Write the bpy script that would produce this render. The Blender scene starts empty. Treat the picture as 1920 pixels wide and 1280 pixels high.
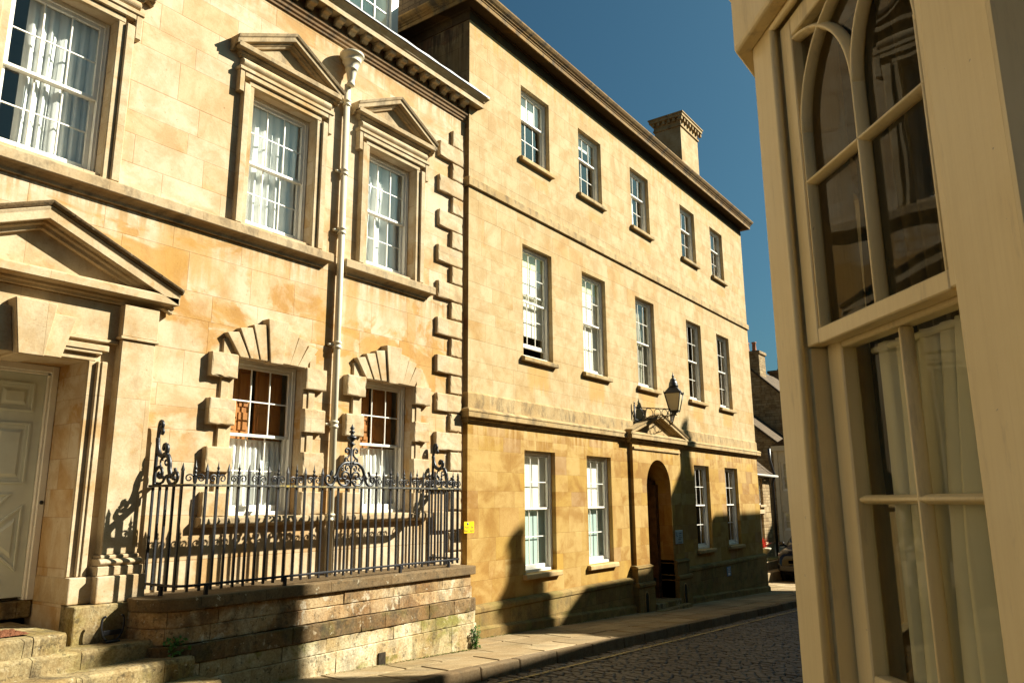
import bpy, math, random
from mathutils import Vector, Matrix
R = math.radians
random.seed(7)
sc = bpy.context.scene
col = sc.collection

# ------------------------------------------------------------------ camera
yaw, pit, rol = R(35.55), R(11.87), R(-0.41)
fw = Vector((math.cos(yaw)*math.cos(pit), math.sin(yaw)*math.cos(pit), math.sin(pit)))
rt0 = Vector((math.sin(yaw), -math.cos(yaw), 0.0))
up0 = rt0.cross(fw)
rt = math.cos(rol)*rt0 + math.sin(rol)*up0
up = -math.sin(rol)*rt0 + math.cos(rol)*up0
cam_data = bpy.data.cameras.new('camera')
cam = bpy.data.objects.new('camera', cam_data)
col.objects.link(cam)
cam_data.sensor_width = 36.0
cam_data.lens = 1431.5/1920*36.0
cam_data.clip_start = 0.05
cam_data.clip_end = 5000
m3 = Matrix((rt, up, -fw)).transposed()
cam.matrix_world = Matrix.Translation((0, -8, 1.9)) @ m3.to_4x4()
sc.camera = cam

# ------------------------------------------------------------------ world, sun, exposure
SUN = Vector((1.15, -1.0, 1.06)).normalized()          # towards the sun
w = bpy.data.worlds.new('World'); sc.world = w; w.use_nodes = True
nt = w.node_tree; nt.nodes.clear()
sky = nt.nodes.new('ShaderNodeTexSky'); sky.sky_type = 'NISHITA'; sky.sun_disc = False
sky.sun_elevation = math.asin(SUN.z)
sky.sun_rotation = math.atan2(SUN.x, SUN.y)
sky.air_density = 1.0; sky.dust_density = 3.2; sky.ozone_density = 2.2
bg = nt.nodes.new('ShaderNodeBackground'); bg.inputs['Strength'].default_value = 0.05
wo = nt.nodes.new('ShaderNodeOutputWorld')
tint = nt.nodes.new('ShaderNodeMix'); tint.data_type = 'RGBA'; tint.blend_type = 'MULTIPLY'; tint.inputs[0].default_value = 1.0
tint.inputs[7].default_value = (0.215, 0.43, 0.46, 1)          # polarised deep teal blue of this sky
nt.links.new(sky.outputs[0], tint.inputs[6]); nt.links.new(tint.outputs[2], bg.inputs[0]); nt.links.new(bg.outputs[0], wo.inputs[0])
ld = bpy.data.lights.new('sun', 'SUN'); ld.energy = 5.0; ld.angle = R(0.5); ld.color = (1.0, 0.95, 0.81)
lo = bpy.data.objects.new('sun', ld); col.objects.link(lo)
lo.rotation_euler = (-SUN).to_track_quat('-Z', 'Y').to_euler(); lo.location = (20, -40, 40)
sc.view_settings.view_transform = 'Standard'; sc.view_settings.look = 'None'
sc.view_settings.exposure = 1.52; sc.view_settings.gamma = 1.0
sc.view_settings.use_curve_mapping = False
sc.cycles.use_denoising = True
sc.cycles.max_bounces = 8; sc.cycles.transparent_max_bounces = 16

# ------------------------------------------------------------------ mesh helpers
class MB:
    def __init__(s, tf=None):
        s.v = []; s.f = []; s.sm = []; s.tf = tf
    def add(s, vs, fs, smooth=False):
        n = len(s.v)
        s.v += [(s.tf(*p) if s.tf else tuple(p)) for p in vs]
        s.f += [tuple(n+i for i in f) for f in fs]
        s.sm += [smooth]*len(fs)
    def box(s, x0, x1, y0, y1, z0, z1):
        s.add([(x0,y0,z0),(x1,y0,z0),(x1,y1,z0),(x0,y1,z0),(x0,y0,z1),(x1,y0,z1),(x1,y1,z1),(x0,y1,z1)],
              [(0,3,2,1),(4,5,6,7),(0,1,5,4),(1,2,6,5),(2,3,7,6),(3,0,4,7)])
    def prism(s, pts, d0, d1, ax='y'):
        """polygon pts (a,b) extruded along axis ax; for 'y' (a,b)=(x,z); 'x' (y,z); 'z' (x,y)"""
        n = len(pts)
        mk = {'y': lambda a,b,d:(a,d,b), 'x': lambda a,b,d:(d,a,b), 'z': lambda a,b,d:(a,b,d)}[ax]
        vs = [mk(a,b,d0) for a,b in pts]+[mk(a,b,d1) for a,b in pts]
        fs = [tuple(range(n)), tuple(range(2*n-1, n-1, -1))]
        fs += [(i, i+n, (i+1)%n+n, (i+1)%n) for i in range(n)]
        s.add(vs, fs)
    def quad(s, a, b, c, d):
        s.add([a,b,c,d], [(0,1,2,3)])
    def grid(s, rows, smooth=True, closed_u=False, caps=False):
        n = len(rows[0]); vs = [p for r in rows for p in r]; fs = []
        for j in range(len(rows)-1):
            for i in range(n if closed_u else n-1):
                fs.append((j*n+i, j*n+(i+1)%n, (j+1)*n+(i+1)%n, (j+1)*n+i))
        if caps:
            fs.append(tuple(range(n-1,-1,-1))); b = (len(rows)-1)*n; fs.append(tuple(range(b, b+n)))
        s.add(vs, fs, smooth)
    def tube(s, path, r, n=6, smooth=True, rr=None):
        P = [Vector(p) for p in path]; rows = []
        for i, p in enumerate(P):
            t = (P[min(i+1,len(P)-1)]-P[max(i-1,0)])
            t = t.normalized() if t.length > 1e-9 else Vector((0,0,1))
            a = Vector((0,1,0)) if abs(t.y) < 0.9 else Vector((1,0,0))
            u = t.cross(a).normalized(); vv = t.cross(u)
            q = r if rr is None else rr[i]
            rows.append([tuple(p+q*(math.cos(2*math.pi*k/n)*u+math.sin(2*math.pi*k/n)*vv)) for k in range(n)])
        s.grid(rows, smooth, True, True)
    def lathe(s, prof, cx, cy, n=16, smooth=True):
        rows = [[(cx+r*math.cos(2*math.pi*k/n), cy+r*math.sin(2*math.pi*k/n), z) for k in range(n)] for r, z in prof]
        s.grid(rows, smooth, True, True)
    def sweep(s, path, prof, closed_prof=True):
        """moulding: plan path [(x,y)] left to right, wall behind; prof [(out,z)]; mitred"""
        n = len(path); nm = []
        for i in range(n):
            def nrm(a, b):
                dx, dy = b[0]-a[0], b[1]-a[1]; l = math.hypot(dx, dy); return (dy/l, -dx/l)
            if i == 0: m = nrm(path[0], path[1])
            elif i == n-1: m = nrm(path[-2], path[-1])
            else:
                a = nrm(path[i-1], path[i]); b = nrm(path[i], path[i+1])
                k = 1+a[0]*b[0]+a[1]*b[1]
                m = ((a[0]+b[0])/k, (a[1]+b[1])/k)
            nm.append(m)
        rows = [[(p[0]+m[0]*o, p[1]+m[1]*o, z) for o, z in prof] for p, m in zip(path, nm)]
        s.grid(rows, False, closed_prof, closed_prof)
    def rake(s, path, prof, y):
        """raking moulding: path [(x,z)], prof [(out, dz)] measured vertically, wall face at y"""
        rows = [[(x, y-o, z+dz) for o, dz in prof] for x, z in path]
        s.grid(rows, False, True, True)

def child_of(o, parent):
    o.parent = parent

def world_loc(o):
    l = Vector(o.location)
    while o.parent: o = o.parent; l += Vector(o.location)
    return l

def build(name, mb, mat, parent=None, loc=None, bevel=0.0, label=None, cat=None, group=None, kind=None, seg=1):
    base = world_loc(parent) if parent else Vector(loc or (0,0,0))
    me = bpy.data.meshes.new(name)
    me.from_pydata([(v[0]-base.x, v[1]-base.y, v[2]-base.z) for v in mb.v], [], mb.f)
    me.polygons.foreach_set('use_smooth', mb.sm)
    me.update()
    if mat: me.materials.append(mat)
    o = bpy.data.objects.new(name, me); col.objects.link(o)
    if parent: o.parent = parent
    else: o.location = base
    if bevel:
        b = o.modifiers.new('bevel', 'BEVEL'); b.width = bevel; b.segments = seg
        b.limit_method = 'ANGLE'; b.angle_limit = R(35)
    tag(o, label, cat, group, kind)
    return o
def tag(o, label=None, cat=None, group=None, kind=None):
    if label: o['label'] = label
    if cat: o['category'] = cat
    if group: o['group'] = group
    if kind: o['kind'] = kind
def thing(name, label, cat, loc=(0,0,0), group=None):
    o = bpy.data.objects.new(name, None); col.objects.link(o)
    o.location = loc; o.empty_display_size = 0.2
    tag(o, label, cat, group); return o

def smooth_path(P, k=6):
    out = []
    for i in range(len(P)-1):
        p0 = P[max(i-1,0)]; p1 = P[i]; p2 = P[i+1]; p3 = P[min(i+2,len(P)-1)]
        for j in range(k):
            t = j/k
            out.append(tuple(0.5*((2*b)+(c-a)*t+(2*a-5*b+4*c-d)*t*t+(3*b-a-3*c+d)*t**3) for a,b,c,d in zip(p0,p1,p2,p3)))
    out.append(tuple(P[-1])); return out
def spiral(cx, cz, r0, r1, a0, a1, n=22):
    return [(cx+(r0+(r1-r0)*i/n)*math.cos(a0+(a1-a0)*i/n), cz+(r0+(r1-r0)*i/n)*math.sin(a0+(a1-a0)*i/n)) for i in range(n+1)]
def zg(x): return -0.2-0.044*(x-10)

# ------------------------------------------------------------------ node helpers
class N:
    def __init__(s, name, rough=0.85, spec=0.3):
        s.m = bpy.data.materials.new(name); s.m.use_nodes = True
        s.t = s.m.node_tree; s.b = s.t.nodes['Principled BSDF']
        s.out = s.t.nodes['Material Output']
        s.b.inputs['Roughness'].default_value = rough
        s.b.inputs['Specular IOR Level'].default_value = spec
        g = s.t.nodes.new('ShaderNodeNewGeometry'); s.geo = g
        sp = s.t.nodes.new('ShaderNodeSeparateXYZ'); s.t.links.new(g.outputs['Position'], sp.inputs[0])
        s.x, s.y, s.z = sp.outputs; s.pos = g.outputs['Position']
    def new(s, t): return s.t.nodes.new(t)
    def put(s, inp, v):
        if isinstance(v, bpy.types.NodeSocket): s.t.links.new(v, inp)
        else:
            if inp.type == 'RGBA' and len(v) == 3: v = (*v, 1)
            inp.default_value = v
    def M(s, op, a, b=0.0, c=0.0, clamp=False):
        n = s.new('ShaderNodeMath'); n.operation = op; n.use_clamp = clamp
        for i, q in enumerate((a, b, c)): s.put(n.inputs[i], q)
        return n.outputs[0]
    def mix(s, f, a, b, mode='MIX'):
        n = s.new('ShaderNodeMix'); n.data_type = 'RGBA'; n.blend_type = mode; n.clamp_factor = True
        s.put(n.inputs[0], f); s.put(n.inputs[6], a); s.put(n.inputs[7], b); return n.outputs[2]
    def ss(s, x, e0, e1, t0=0.0, t1=1.0):
        n = s.new('ShaderNodeMapRange'); n.interpolation_type = 'SMOOTHSTEP'
        for i, q in enumerate((x, e0, e1, t0, t1)): s.put(n.inputs[i], q)
        return n.outputs[0]
    def vec(s, x, y, z):
        n = s.new('ShaderNodeCombineXYZ')
        for i, q in enumerate((x, y, z)): s.put(n.inputs[i], q)
        return n.outputs[0]
    def noise(s, v, scale, detail=4.0, rough=0.55, dist=0.0):
        n = s.new('ShaderNodeTexNoise'); s.put(n.inputs['Vector'], v); n.inputs['Scale'].default_value = scale
        n.inputs['Detail'].default_value = detail; n.inputs['Roughness'].default_value = rough
        n.inputs['Distortion'].default_value = dist; return n.outputs[0]
    def ramp(s, f, stops):
        n = s.new('ShaderNodeValToRGB'); s.put(n.inputs[0], f); e = n.color_ramp.elements
        while len(e) < len(stops): e.new(0.5)
        for q, (p, c) in zip(e, stops): q.position = p; q.color = (*c, 1)
        return n.outputs[0]
    def white(s, wv):
        n = s.new('ShaderNodeTexWhiteNoise'); n.noise_dimensions = '1D'; s.put(n.inputs['W'], wv); return n.outputs[0]
    def bump(s, h, strength=0.4, dist=0.01):
        n = s.new('ShaderNodeBump'); n.inputs['Strength'].default_value = strength; n.inputs['Distance'].default_value = dist
        s.put(n.inputs['Height'], h); s.t.links.new(n.outputs[0], s.b.inputs['Normal'])
    def color(s, c): s.put(s.b.inputs['Base Color'], c)

def ashlar(name, stops, bw, bh, jw=0.006, joint=(0.6, 0.55, 0.5), joint_f=0.5, mott=None, stains=(), drips=(), soot=0.0,
           zoff=0.0, bump=0.35, grain=0.10, patches=None, rough=0.9, blockvar=1.0, tone=0.45, zmott=None, island=None, lichen=0.0):
    k = N(name, rough, 0.2)
    u = k.M('ADD', k.x, k.y); v = k.M('ADD', k.z, zoff)
    wob = k.noise(k.pos, 3.0, 2)
    if bh < 1.0:                                 # courses of uneven height
        v = k.M('ADD', v, k.M('ADD', k.M('MULTIPLY', k.M('SINE', k.M('MULTIPLY', v, 2.3)), 0.08), k.M('MULTIPLY', k.M('SINE', k.M('ADD', k.M('MULTIPLY', v, 5.9), 1.0)), 0.05)))
    row = k.M('FLOOR', k.M('DIVIDE', v, bh))
    off = k.M('MULTIPLY', k.white(row), 37.0)
    W = k.M('ADD', k.M('DIVIDE', u, bw), off)
    def vor(feat):
        n = k.new('ShaderNodeTexVoronoi'); n.voronoi_dimensions = '1D'; n.feature = feat
        k.put(n.inputs['W'], W); n.inputs['Scale'].default_value = 1.0; n.inputs['Randomness'].default_value = 0.62
        return n
    vc = vor('F1'); ve = vor('DISTANCE_TO_EDGE')
    sp = k.new('ShaderNodeSeparateColor'); k.put(sp.inputs[0], vc.outputs['Color'])
    r1, r2, r3 = sp.outputs
    fz = k.M('FRACT', k.M('DIVIDE', v, bh))
    dz = k.M('MULTIPLY', k.M('MINIMUM', fz, k.M('SUBTRACT', 1.0, fz)), bh)
    dx = k.M('MULTIPLY', ve.outputs['Distance'], bw)
    dj = k.M('ADD', k.M('MINIMUM', dz, dx), k.M('MULTIPLY', k.M('SUBTRACT', wob, 0.5), jw*0.8))
    jm = k.ss(dj, jw*0.35, jw, 1.0, 0.0)
    c = k.ramp(k.geo.outputs['Random Per Island'] if island else r1, stops)
    mid = stops[len(stops)//2][1]
    if blockvar < 1: c = k.mix(1-blockvar, c, mid)
    c = k.mix(k.M('MULTIPLY', r2, 0.16), c, (0.9, 0.86, 0.8), 'MULTIPLY')
    if mott:                                     # iron-rich patches in the stone
        mc, ms, lo_, hi_, amt = mott
        pn = k.noise(k.vec(k.M('ADD', u, k.M('MULTIPLY', r3, 3.0)), k.y, k.M('MULTIPLY', v, 1.3)), ms, 5, 0.6, 0.6)
        c = k.mix(k.M('MULTIPLY', k.ss(pn, lo_, hi_), amt), c, mc)
    if zmott:                                    # iron-stained band
        z0_, z1_, zc, za = zmott
        zn = k.noise(k.vec(k.M('ADD', u, k.M('MULTIPLY', r3, 1.2)), k.y, k.M('MULTIPLY', v, 1.4)), 0.95, 6, 0.62, 0.9)
        zm = k.M('MULTIPLY', k.ss(k.z, z0_-0.3, z0_+0.4), k.ss(k.z, z1_-0.02, z1_, 1.0, 0.0))
        c = k.mix(k.M('MULTIPLY', k.M('MULTIPLY', k.ss(zn, 0.485, 0.585), zm), za), c, zc)
        wn_ = k.noise(k.vec(u, k.y, v), 1.3, 6, 0.65, 0.5)
        c = k.mix(k.M('MULTIPLY', k.ss(wn_, 0.58, 0.7), 0.5), c, (0.62, 0.54, 0.40))
    md = k.noise(k.vec(u, k.y, v), 2.6, 6, 0.68, 0.3)
    c = k.mix(k.ss(md, 0.38, 0.64, 0.0, tone), c, (0.72, 0.58, 0.40), 'MULTIPLY')
    pit = k.noise(k.vec(u, k.y, k.M('MULTIPLY', v, 1.6)), 19, 4, 0.75)
    c = k.mix(k.ss(pit, 0.60, 0.72, 0.0, tone*1.1), c, (0.55, 0.42, 0.28), 'MULTIPLY')
    big = k.noise(k.pos, 0.7, 3)
    c = k.mix(k.ss(big, 0.35, 0.7, 0.0, 0.25), c, (0.82, 0.74, 0.62), 'MULTIPLY')
    streak = k.noise(k.vec(k.M('MULTIPLY', u, 5.0), 0.0, k.M('MULTIPLY', v, 0.5)), 1.6, 5, 0.65)
    for (cx, hw, zt, ln, sc_, amt) in stains:
        d = k.M('ABSOLUTE', k.M('SUBTRACT', k.x, cx))
        d = k.M('ADD', d, k.M('MULTIPLY', k.M('SUBTRACT', wob, 0.5), 0.22))
        m = k.M('MULTIPLY', k.ss(d, hw*0.6, hw*1.05, 1.0, 0.0), k.ss(k.z, zt+0.015, zt, 0.0, 1.0))
        zb = k.M('ADD', k.z, k.M('MULTIPLY', k.M('SUBTRACT', streak, 0.5), ln*1.3))
        m = k.M('MULTIPLY', m, k.ss(zb, zt-ln, zt-ln*0.55, 0.0, 1.0))
        c = k.mix(k.M('MULTIPLY', m, amt), c, sc_)
    for (zt, ln, sc_, amt) in drips:
        m = k.M('MULTIPLY', k.ss(k.z, zt-ln, zt, 0.0, 1.0), k.ss(k.z, zt+0.01, zt, 0.0, 1.0))
        m = k.M('MULTIPLY', m, k.ss(streak, 0.42, 0.62))
        c = k.mix(k.M('MULTIPLY', m, amt), c, sc_)
    if soot:
        sn = k.noise(k.vec(k.M('MULTIPLY', u, 2.0), k.y, v), 2.4, 6, 0.7)
        c = k.mix(k.M('MULTIPLY', k.ss(sn, 0.46, 0.68), soot), c, (0.07, 0.055, 0.035))
    if lichen:                                   # black crust and pale lichen spots
        ln_ = k.noise(k.pos, 15, 4, 0.72, 0.3)
        c = k.mix(k.M('MULTIPLY', k.ss(ln_, 0.57, 0.63), lichen), c, (0.055, 0.045, 0.025))
        c = k.mix(k.M('MULTIPLY', k.ss(k.noise(k.pos, 11, 4, 0.7, 0.2), 0.64, 0.68), lichen), c, (0.58, 0.53, 0.38))
    if patches:                                  # pale lime / lichen patches
        pc, ps, lo_, hi_, amt = patches
        c = k.mix(k.M('MULTIPLY', k.ss(k.noise(k.pos, ps, 6, 0.7, 0.4), lo_, hi_), amt), c, pc)
    fine = k.noise(k.pos, 45, 4, 0.7)
    c = k.mix(k.ss(fine, 0.3, 0.7, grain*2.2, 0.0), c, (0.55, 0.47, 0.38), 'MULTIPLY')
    c = k.mix(k.M('MULTIPLY', jm, joint_f), c, joint, 'MULTIPLY')
    k.color(c)
    h = k.M('ADD', k.M('MULTIPLY', fine, 0.35), k.M('MULTIPLY', k.noise(k.pos, 9, 4), 0.5))
    h = k.M('ADD', k.M('SUBTRACT', h, k.M('MULTIPLY', jm, 0.6)), k.M('MULTIPLY', r2, 0.25))
    k.bump(h, bump, 0.012)
    return k.m

def plain(name, c, rough=0.6, spec=0.3, var=0.12, scale=8.0, dirt=None, bump=0.0, metal=0.0):
    k = N(name, rough, spec); k.b.inputs['Metallic'].default_value = metal
    n = k.noise(k.pos, scale, 5, 0.6)
    cc = k.mix(k.ss(n, 0.3, 0.7, 0.0, 1.0), tuple(q*(1-var) for q in c), tuple(min(1, q*(1+var)) for q in c))
    if dirt:
        dc, ds, lo_, hi_, amt = dirt
        cc = k.mix(k.M('MULTIPLY', k.ss(k.noise(k.pos, ds, 6, 0.7), lo_, hi_), amt), cc, dc)
    k.color(cc)
    if bump: k.bump(k.noise(k.pos, scale*4, 5, 0.65), bump, 0.01)
    return k.m

OCH = (0.40, 0.22, 0.05)
A_ST = [(0.0,(0.517,0.416,0.279)),(0.35,(0.540,0.447,0.315)),(0.6,(0.513,0.407,0.264)),(0.88,(0.526,0.398,0.245)),(1.0,(0.477,0.340,0.179))]
STONE_A = ashlar('house_stone', A_ST, 0.78, 0.335, 0.006, (0.55,0.42,0.28), 0.45, (OCH, 0.5, 0.53, 0.66, 0.6), 
    stains=[(7.35,0.14,5.1,3.6,OCH,0.6),(6.85,0.14,5.1,1.9,OCH,0.45),(4.75,0.4,5.12,0.75,OCH,0.6),(9.35,0.3,7.6,0.35,OCH,0.4),(9.3,0.25,4.6,2.0,OCH,0.4),(8.6,0.12,5.1,1.2,OCH,0.4)],
    drips=[(5.15,0.8,(0.42,0.25,0.085),0.75),(8.7,0.7,(0.42,0.25,0.09),0.65),(8.66,0.3,(0.22,0.15,0.07),0.5),(5.12,0.22,(0.22,0.15,0.08),0.6),(1.62,0.5,(0.45,0.30,0.14),0.35)], grain=0.07, zmott=(2.6,5.15,(0.40,0.225,0.06),0.85), tone=0.62)
TRIM_A = ashlar('trim_stone', [(0.0,(0.482,0.389,0.253)),(0.5,(0.520,0.428,0.284)),(1.0,(0.482,0.365,0.207))], 1.3, 3.0, 0.004, (0.5,0.4,0.3), 0.35,
    (OCH, 1.6, 0.54, 0.70, 0.55), grain=0.12, soot=0.16, tone=0.6)
WEATHER_A = ashlar('weathered_trim_stone', [(0.0,(0.42,0.33,0.20)),(0.5,(0.47,0.37,0.23)),(1.0,(0.40,0.30,0.17))], 1.1, 3.0, 0.004, (0.5,0.4,0.3), 0.4,
    None, soot=0.55, grain=0.16)
DARK_A = ashlar('shade_dark_trim_stone', [(0.0,(0.22,0.14,0.07)),(0.5,(0.27,0.175,0.09)),(1.0,(0.19,0.115,0.055))], 1.1, 3.0, 0.004, (0.5,0.4,0.3), 0.4,
    None, soot=0.8, grain=0.2)  # shade under the cornice put into the dark base; soot mottling on top
B_OC = (0.42, 0.225, 0.045)
B_ST = [(0.0,(0.446,0.340,0.177)),(0.35,(0.478,0.382,0.221)),(0.6,(0.437,0.326,0.162)),(0.85,(0.464,0.353,0.197)),(1.0,(0.400,0.271,0.098))]
WC = (12.08, 14.33, 16.87, 19.95, 22.2)
STONE_B = ashlar('townhouse_stone', B_ST, 0.62, 0.285, 0.005, (0.42,0.32,0.2), 0.5, (B_OC, 0.6, 0.56, 0.7, 0.4),
    stains=[(c_, 0.42, 4.42, 0.55, (0.42,0.245,0.065), 0.7) for c_ in WC]+[(c_+0.15, 0.4, 8.33, 0.3, (0.40,0.22,0.05), 0.45) for c_ in WC],
    drips=[(10.72,0.6,(0.44,0.24,0.05),0.7),(7.40,0.4,(0.36,0.25,0.11),0.55),(7.75,0.16,(0.30,0.22,0.11),0.5)], grain=0.11, tone=0.62)
BL_ST = [(0.0,(0.412,0.269,0.076)),(0.25,(0.443,0.303,0.106)),(0.5,(0.381,0.242,0.060)),(0.75,(0.433,0.269,0.053)),(0.9,(0.360,0.230,0.099)),(1.0,(0.309,0.185,0.053))]
STONE_BL = ashlar('townhouse_lower_stone', BL_ST, 0.58, 0.34, 0.005, (0.6,0.5,0.36), 0.4, ((0.27,0.135,0.022), 1.0, 0.46, 0.62, 0.75),
    drips=[(3.2,0.55,(0.54,0.38,0.18),0.55)], grain=0.14, patches=((0.46,0.30,0.12), 1.1, 0.55, 0.75, 0.5))
TRIM_B = ashlar('townhouse_trim_stone', [(0.0,(0.47,0.34,0.16)),(0.5,(0.52,0.38,0.19)),(1.0,(0.45,0.30,0.12))], 1.2, 3.0, 0.004, (0.5,0.4,0.3), 0.4,
    (B_OC, 1.4, 0.56, 0.72, 0.35), soot=0.25, grain=0.13)
WEATHER_B = ashlar('weathered_townhouse_stone', [(0.0,(0.40,0.30,0.15)),(0.5,(0.46,0.345,0.175)),(1.0,(0.38,0.27,0.12))], 1.0, 3.0, 0.004, (0.5,0.4,0.3), 0.4,
    None, soot=0.6, grain=0.2)
SHADE_B = ashlar('shaded_soffit_stone', [(0.0,(0.06,0.04,0.018)),(0.5,(0.085,0.055,0.025)),(1.0,(0.05,0.032,0.014))], 1.6, 3.0, 0.004, (0.5,0.4,0.3), 0.4, ((0.20,0.11,0.03), 0.9, 0.56, 0.7, 0.6), grain=0.2)  # shade of soffit and bed put into a near-black stone colour
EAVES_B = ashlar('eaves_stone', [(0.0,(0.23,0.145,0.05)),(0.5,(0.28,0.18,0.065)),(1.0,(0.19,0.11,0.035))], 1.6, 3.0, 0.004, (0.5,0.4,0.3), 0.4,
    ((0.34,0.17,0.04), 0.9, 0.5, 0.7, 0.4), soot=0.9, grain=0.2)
SIDE_B = ashlar('stained_side_stone', [(0.0,(0.20,0.145,0.07)),(0.4,(0.25,0.18,0.09)),(0.7,(0.17,0.115,0.055)),(1.0,(0.28,0.19,0.075))], 0.75, 0.36, 0.006, (0.4,0.3,0.2), 0.6, ((0.13,0.055,0.025), 0.9, 0.52, 0.62, 0.7), drips=[(10.7,1.2,(0.03,0.02,0.01),0.9)], soot=0.6, grain=0.15)
PLINTH_B = ashlar('shaded_mossy_plinth_stone', [(0.0,(0.24,0.165,0.055)),(0.5,(0.30,0.21,0.075)),(1.0,(0.20,0.13,0.04))], 0.9, 0.6, 0.006, (0.35,0.28,0.2), 0.6,
    ((0.17,0.15,0.04), 1.5, 0.45, 0.7, 0.7), soot=0.45, grain=0.25, bump=0.6, zoff=0.07)  # base darkened for the shade it stands in; moss mottling on top
W_ISL = ashlar('old_wall_block', [(0.0,(0.435,0.308,0.164)),(0.2,(0.605,0.493,0.314)),(0.4,(0.339,0.234,0.113)),(0.6,(0.556,0.431,0.251)),(0.8,(0.665,0.567,0.376)),(1.0,(0.400,0.271,0.138))], 50, 50, 0.0005, (1,1,1), 0.0,
    ((0.25,0.14,0.06), 2.6, 0.48, 0.62, 0.7), soot=0.6, grain=0.32, bump=1.0, patches=((0.58,0.51,0.37), 3.2, 0.57, 0.63, 0.75), tone=0.85, island=True, lichen=0.6)
P_ISL = ashlar('dark_projecting_block', [(0.0,(0.22,0.15,0.07)),(0.4,(0.30,0.21,0.105)),(0.7,(0.18,0.12,0.055)),(1.0,(0.36,0.25,0.13))], 50, 50, 0.0005, (1,1,1), 0.0,
    ((0.12,0.11,0.03), 3.0, 0.50, 0.64, 0.6), soot=0.75, grain=0.35, bump=1.0, patches=((0.52,0.44,0.30), 3.4, 0.62, 0.66, 0.7), tone=0.85, island=True, lichen=0.6)
M_ISL = ashlar('lime_washed_block', [(0.0,(0.499,0.428,0.254)),(0.3,(0.635,0.578,0.404)),(0.55,(0.431,0.359,0.185)),(0.8,(0.680,0.613,0.439)),(1.0,(0.454,0.347,0.174))], 50, 50, 0.0005, (1,1,1), 0.0,
    ((0.21,0.21,0.035), 1.7, 0.52, 0.66, 0.8), soot=0.5, grain=0.32, bump=1.0, tone=0.85, island=True, lichen=0.6)
WALL_ST = ashlar('old_wall_stone', [(0.0,(0.40,0.25,0.12)),(0.25,(0.56,0.43,0.26)),(0.5,(0.33,0.19,0.09)),(0.75,(0.58,0.46,0.30)),(1.0,(0.28,0.18,0.08))], 0.55, 0.205, 0.008,
    (0.3,0.24,0.17), 0.65, ((0.33,0.18,0.07), 2.2, 0.48, 0.62, 0.75), soot=0.55, grain=0.3, bump=0.9, zoff=0.07, patches=((0.58,0.50,0.33), 2.6, 0.56, 0.64, 0.7))
MOSS_ST = ashlar('mossy_base_stone', [(0.0,(0.36,0.29,0.13)),(0.5,(0.43,0.36,0.17)),(1.0,(0.30,0.24,0.09))], 0.6, 0.24, 0.008,
    (0.3,0.26,0.17), 0.6, ((0.20,0.20,0.035), 2.2, 0.45, 0.66, 0.8), soot=0.45, grain=0.3, bump=0.9, patches=((0.55,0.48,0.30), 3.0, 0.56, 0.66, 0.6))
STEP_ST = ashlar('worn_step_stone', [(0.0,(0.30,0.24,0.12)),(0.5,(0.37,0.30,0.16)),(1.0,(0.27,0.21,0.085))], 1.3, 4.0, 0.006, (0.3,0.25,0.17), 0.6,
    ((0.25,0.21,0.05), 1.7, 0.50, 0.66, 0.5), soot=0.8, grain=0.35, bump=1.0, patches=((0.46,0.39,0.24), 5.0, 0.58, 0.66, 0.6), tone=0.7, lichen=0.6)
COPING = ashlar('coping_stone', [(0.0,(0.17,0.12,0.06)),(0.5,(0.22,0.155,0.08)),(1.0,(0.145,0.10,0.045))], 0.95, 4.0, 0.006, (0.3,0.25,0.17), 0.6,
    None, soot=0.5, grain=0.3, bump=0.8, lichen=0.6)
RUBBLE = ashlar('rubble_stone', [(0.0,(0.34,0.25,0.13)),(0.3,(0.46,0.36,0.20)),(0.6,(0.28,0.20,0.10)),(1.0,(0.40,0.29,0.15))], 0.34, 0.14, 0.018, (0.4,0.32,0.22), 0.6,
    None, soot=0.35, grain=0.3, bump=1.0)
TILE = ashlar('stone_roof_tile', [(0.0,(0.11,0.08,0.047)),(0.5,(0.145,0.105,0.06)),(1.0,(0.09,0.062,0.036))], 0.3, 0.16, 0.012, (0.3,0.25,0.2), 0.7,
    None, soot=0.4, grain=0.3, bump=1.0)
FLAG = ashlar('flagstone', [(0.0,(0.277,0.212,0.116)),(0.35,(0.393,0.306,0.175)),(0.7,(0.320,0.241,0.131)),(1.0,(0.437,0.349,0.212))], 50.0, 50.0, 0.0005, (1,1,1), 0.0,
    ((0.17,0.13,0.05), 0.9, 0.5, 0.7, 0.5), soot=0.35, grain=0.25, bump=0.8, island=True)
KERB = ashlar('kerb_stone', [(0.0,(0.20,0.155,0.095)),(0.5,(0.26,0.20,0.12)),(1.0,(0.18,0.13,0.07))], 50.0, 50.0, 0.0005, (1,1,1), 0.0, None, soot=0.5, grain=0.3, bump=0.8, island=True)

def sett_mat():
    k = N('sett_stone', 0.55, 0.4)
    sp = k.new('ShaderNodeTexWhiteNoise'); sp.noise_dimensions = '2D'
    g = k.vec(k.M('FLOOR', k.M('DIVIDE', k.x, 0.088)), k.M('FLOOR', k.M('DIVIDE', k.y, 0.16)), 0.0)
    k.put(sp.inputs['Vector'], g)
    c = k.ramp(sp.outputs[0], [(0,(0.033,0.025,0.015)),(0.4,(0.055,0.042,0.026)),(0.75,(0.042,0.031,0.019)),(1,(0.085,0.066,0.042))])
    n = k.noise(k.pos, 30, 5, 0.7); c = k.mix(k.ss(n, 0.3, 0.7, 0.5, 0.0), c, (0.4,0.36,0.3), 'MULTIPLY')
    k.color(c); k.bump(n, 0.5, 0.01); return k.m
SETT = sett_mat()
SOIL = plain('road_joint_grit', (0.035,0.028,0.018), 0.95, 0.1, 0.3, 20)
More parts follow.
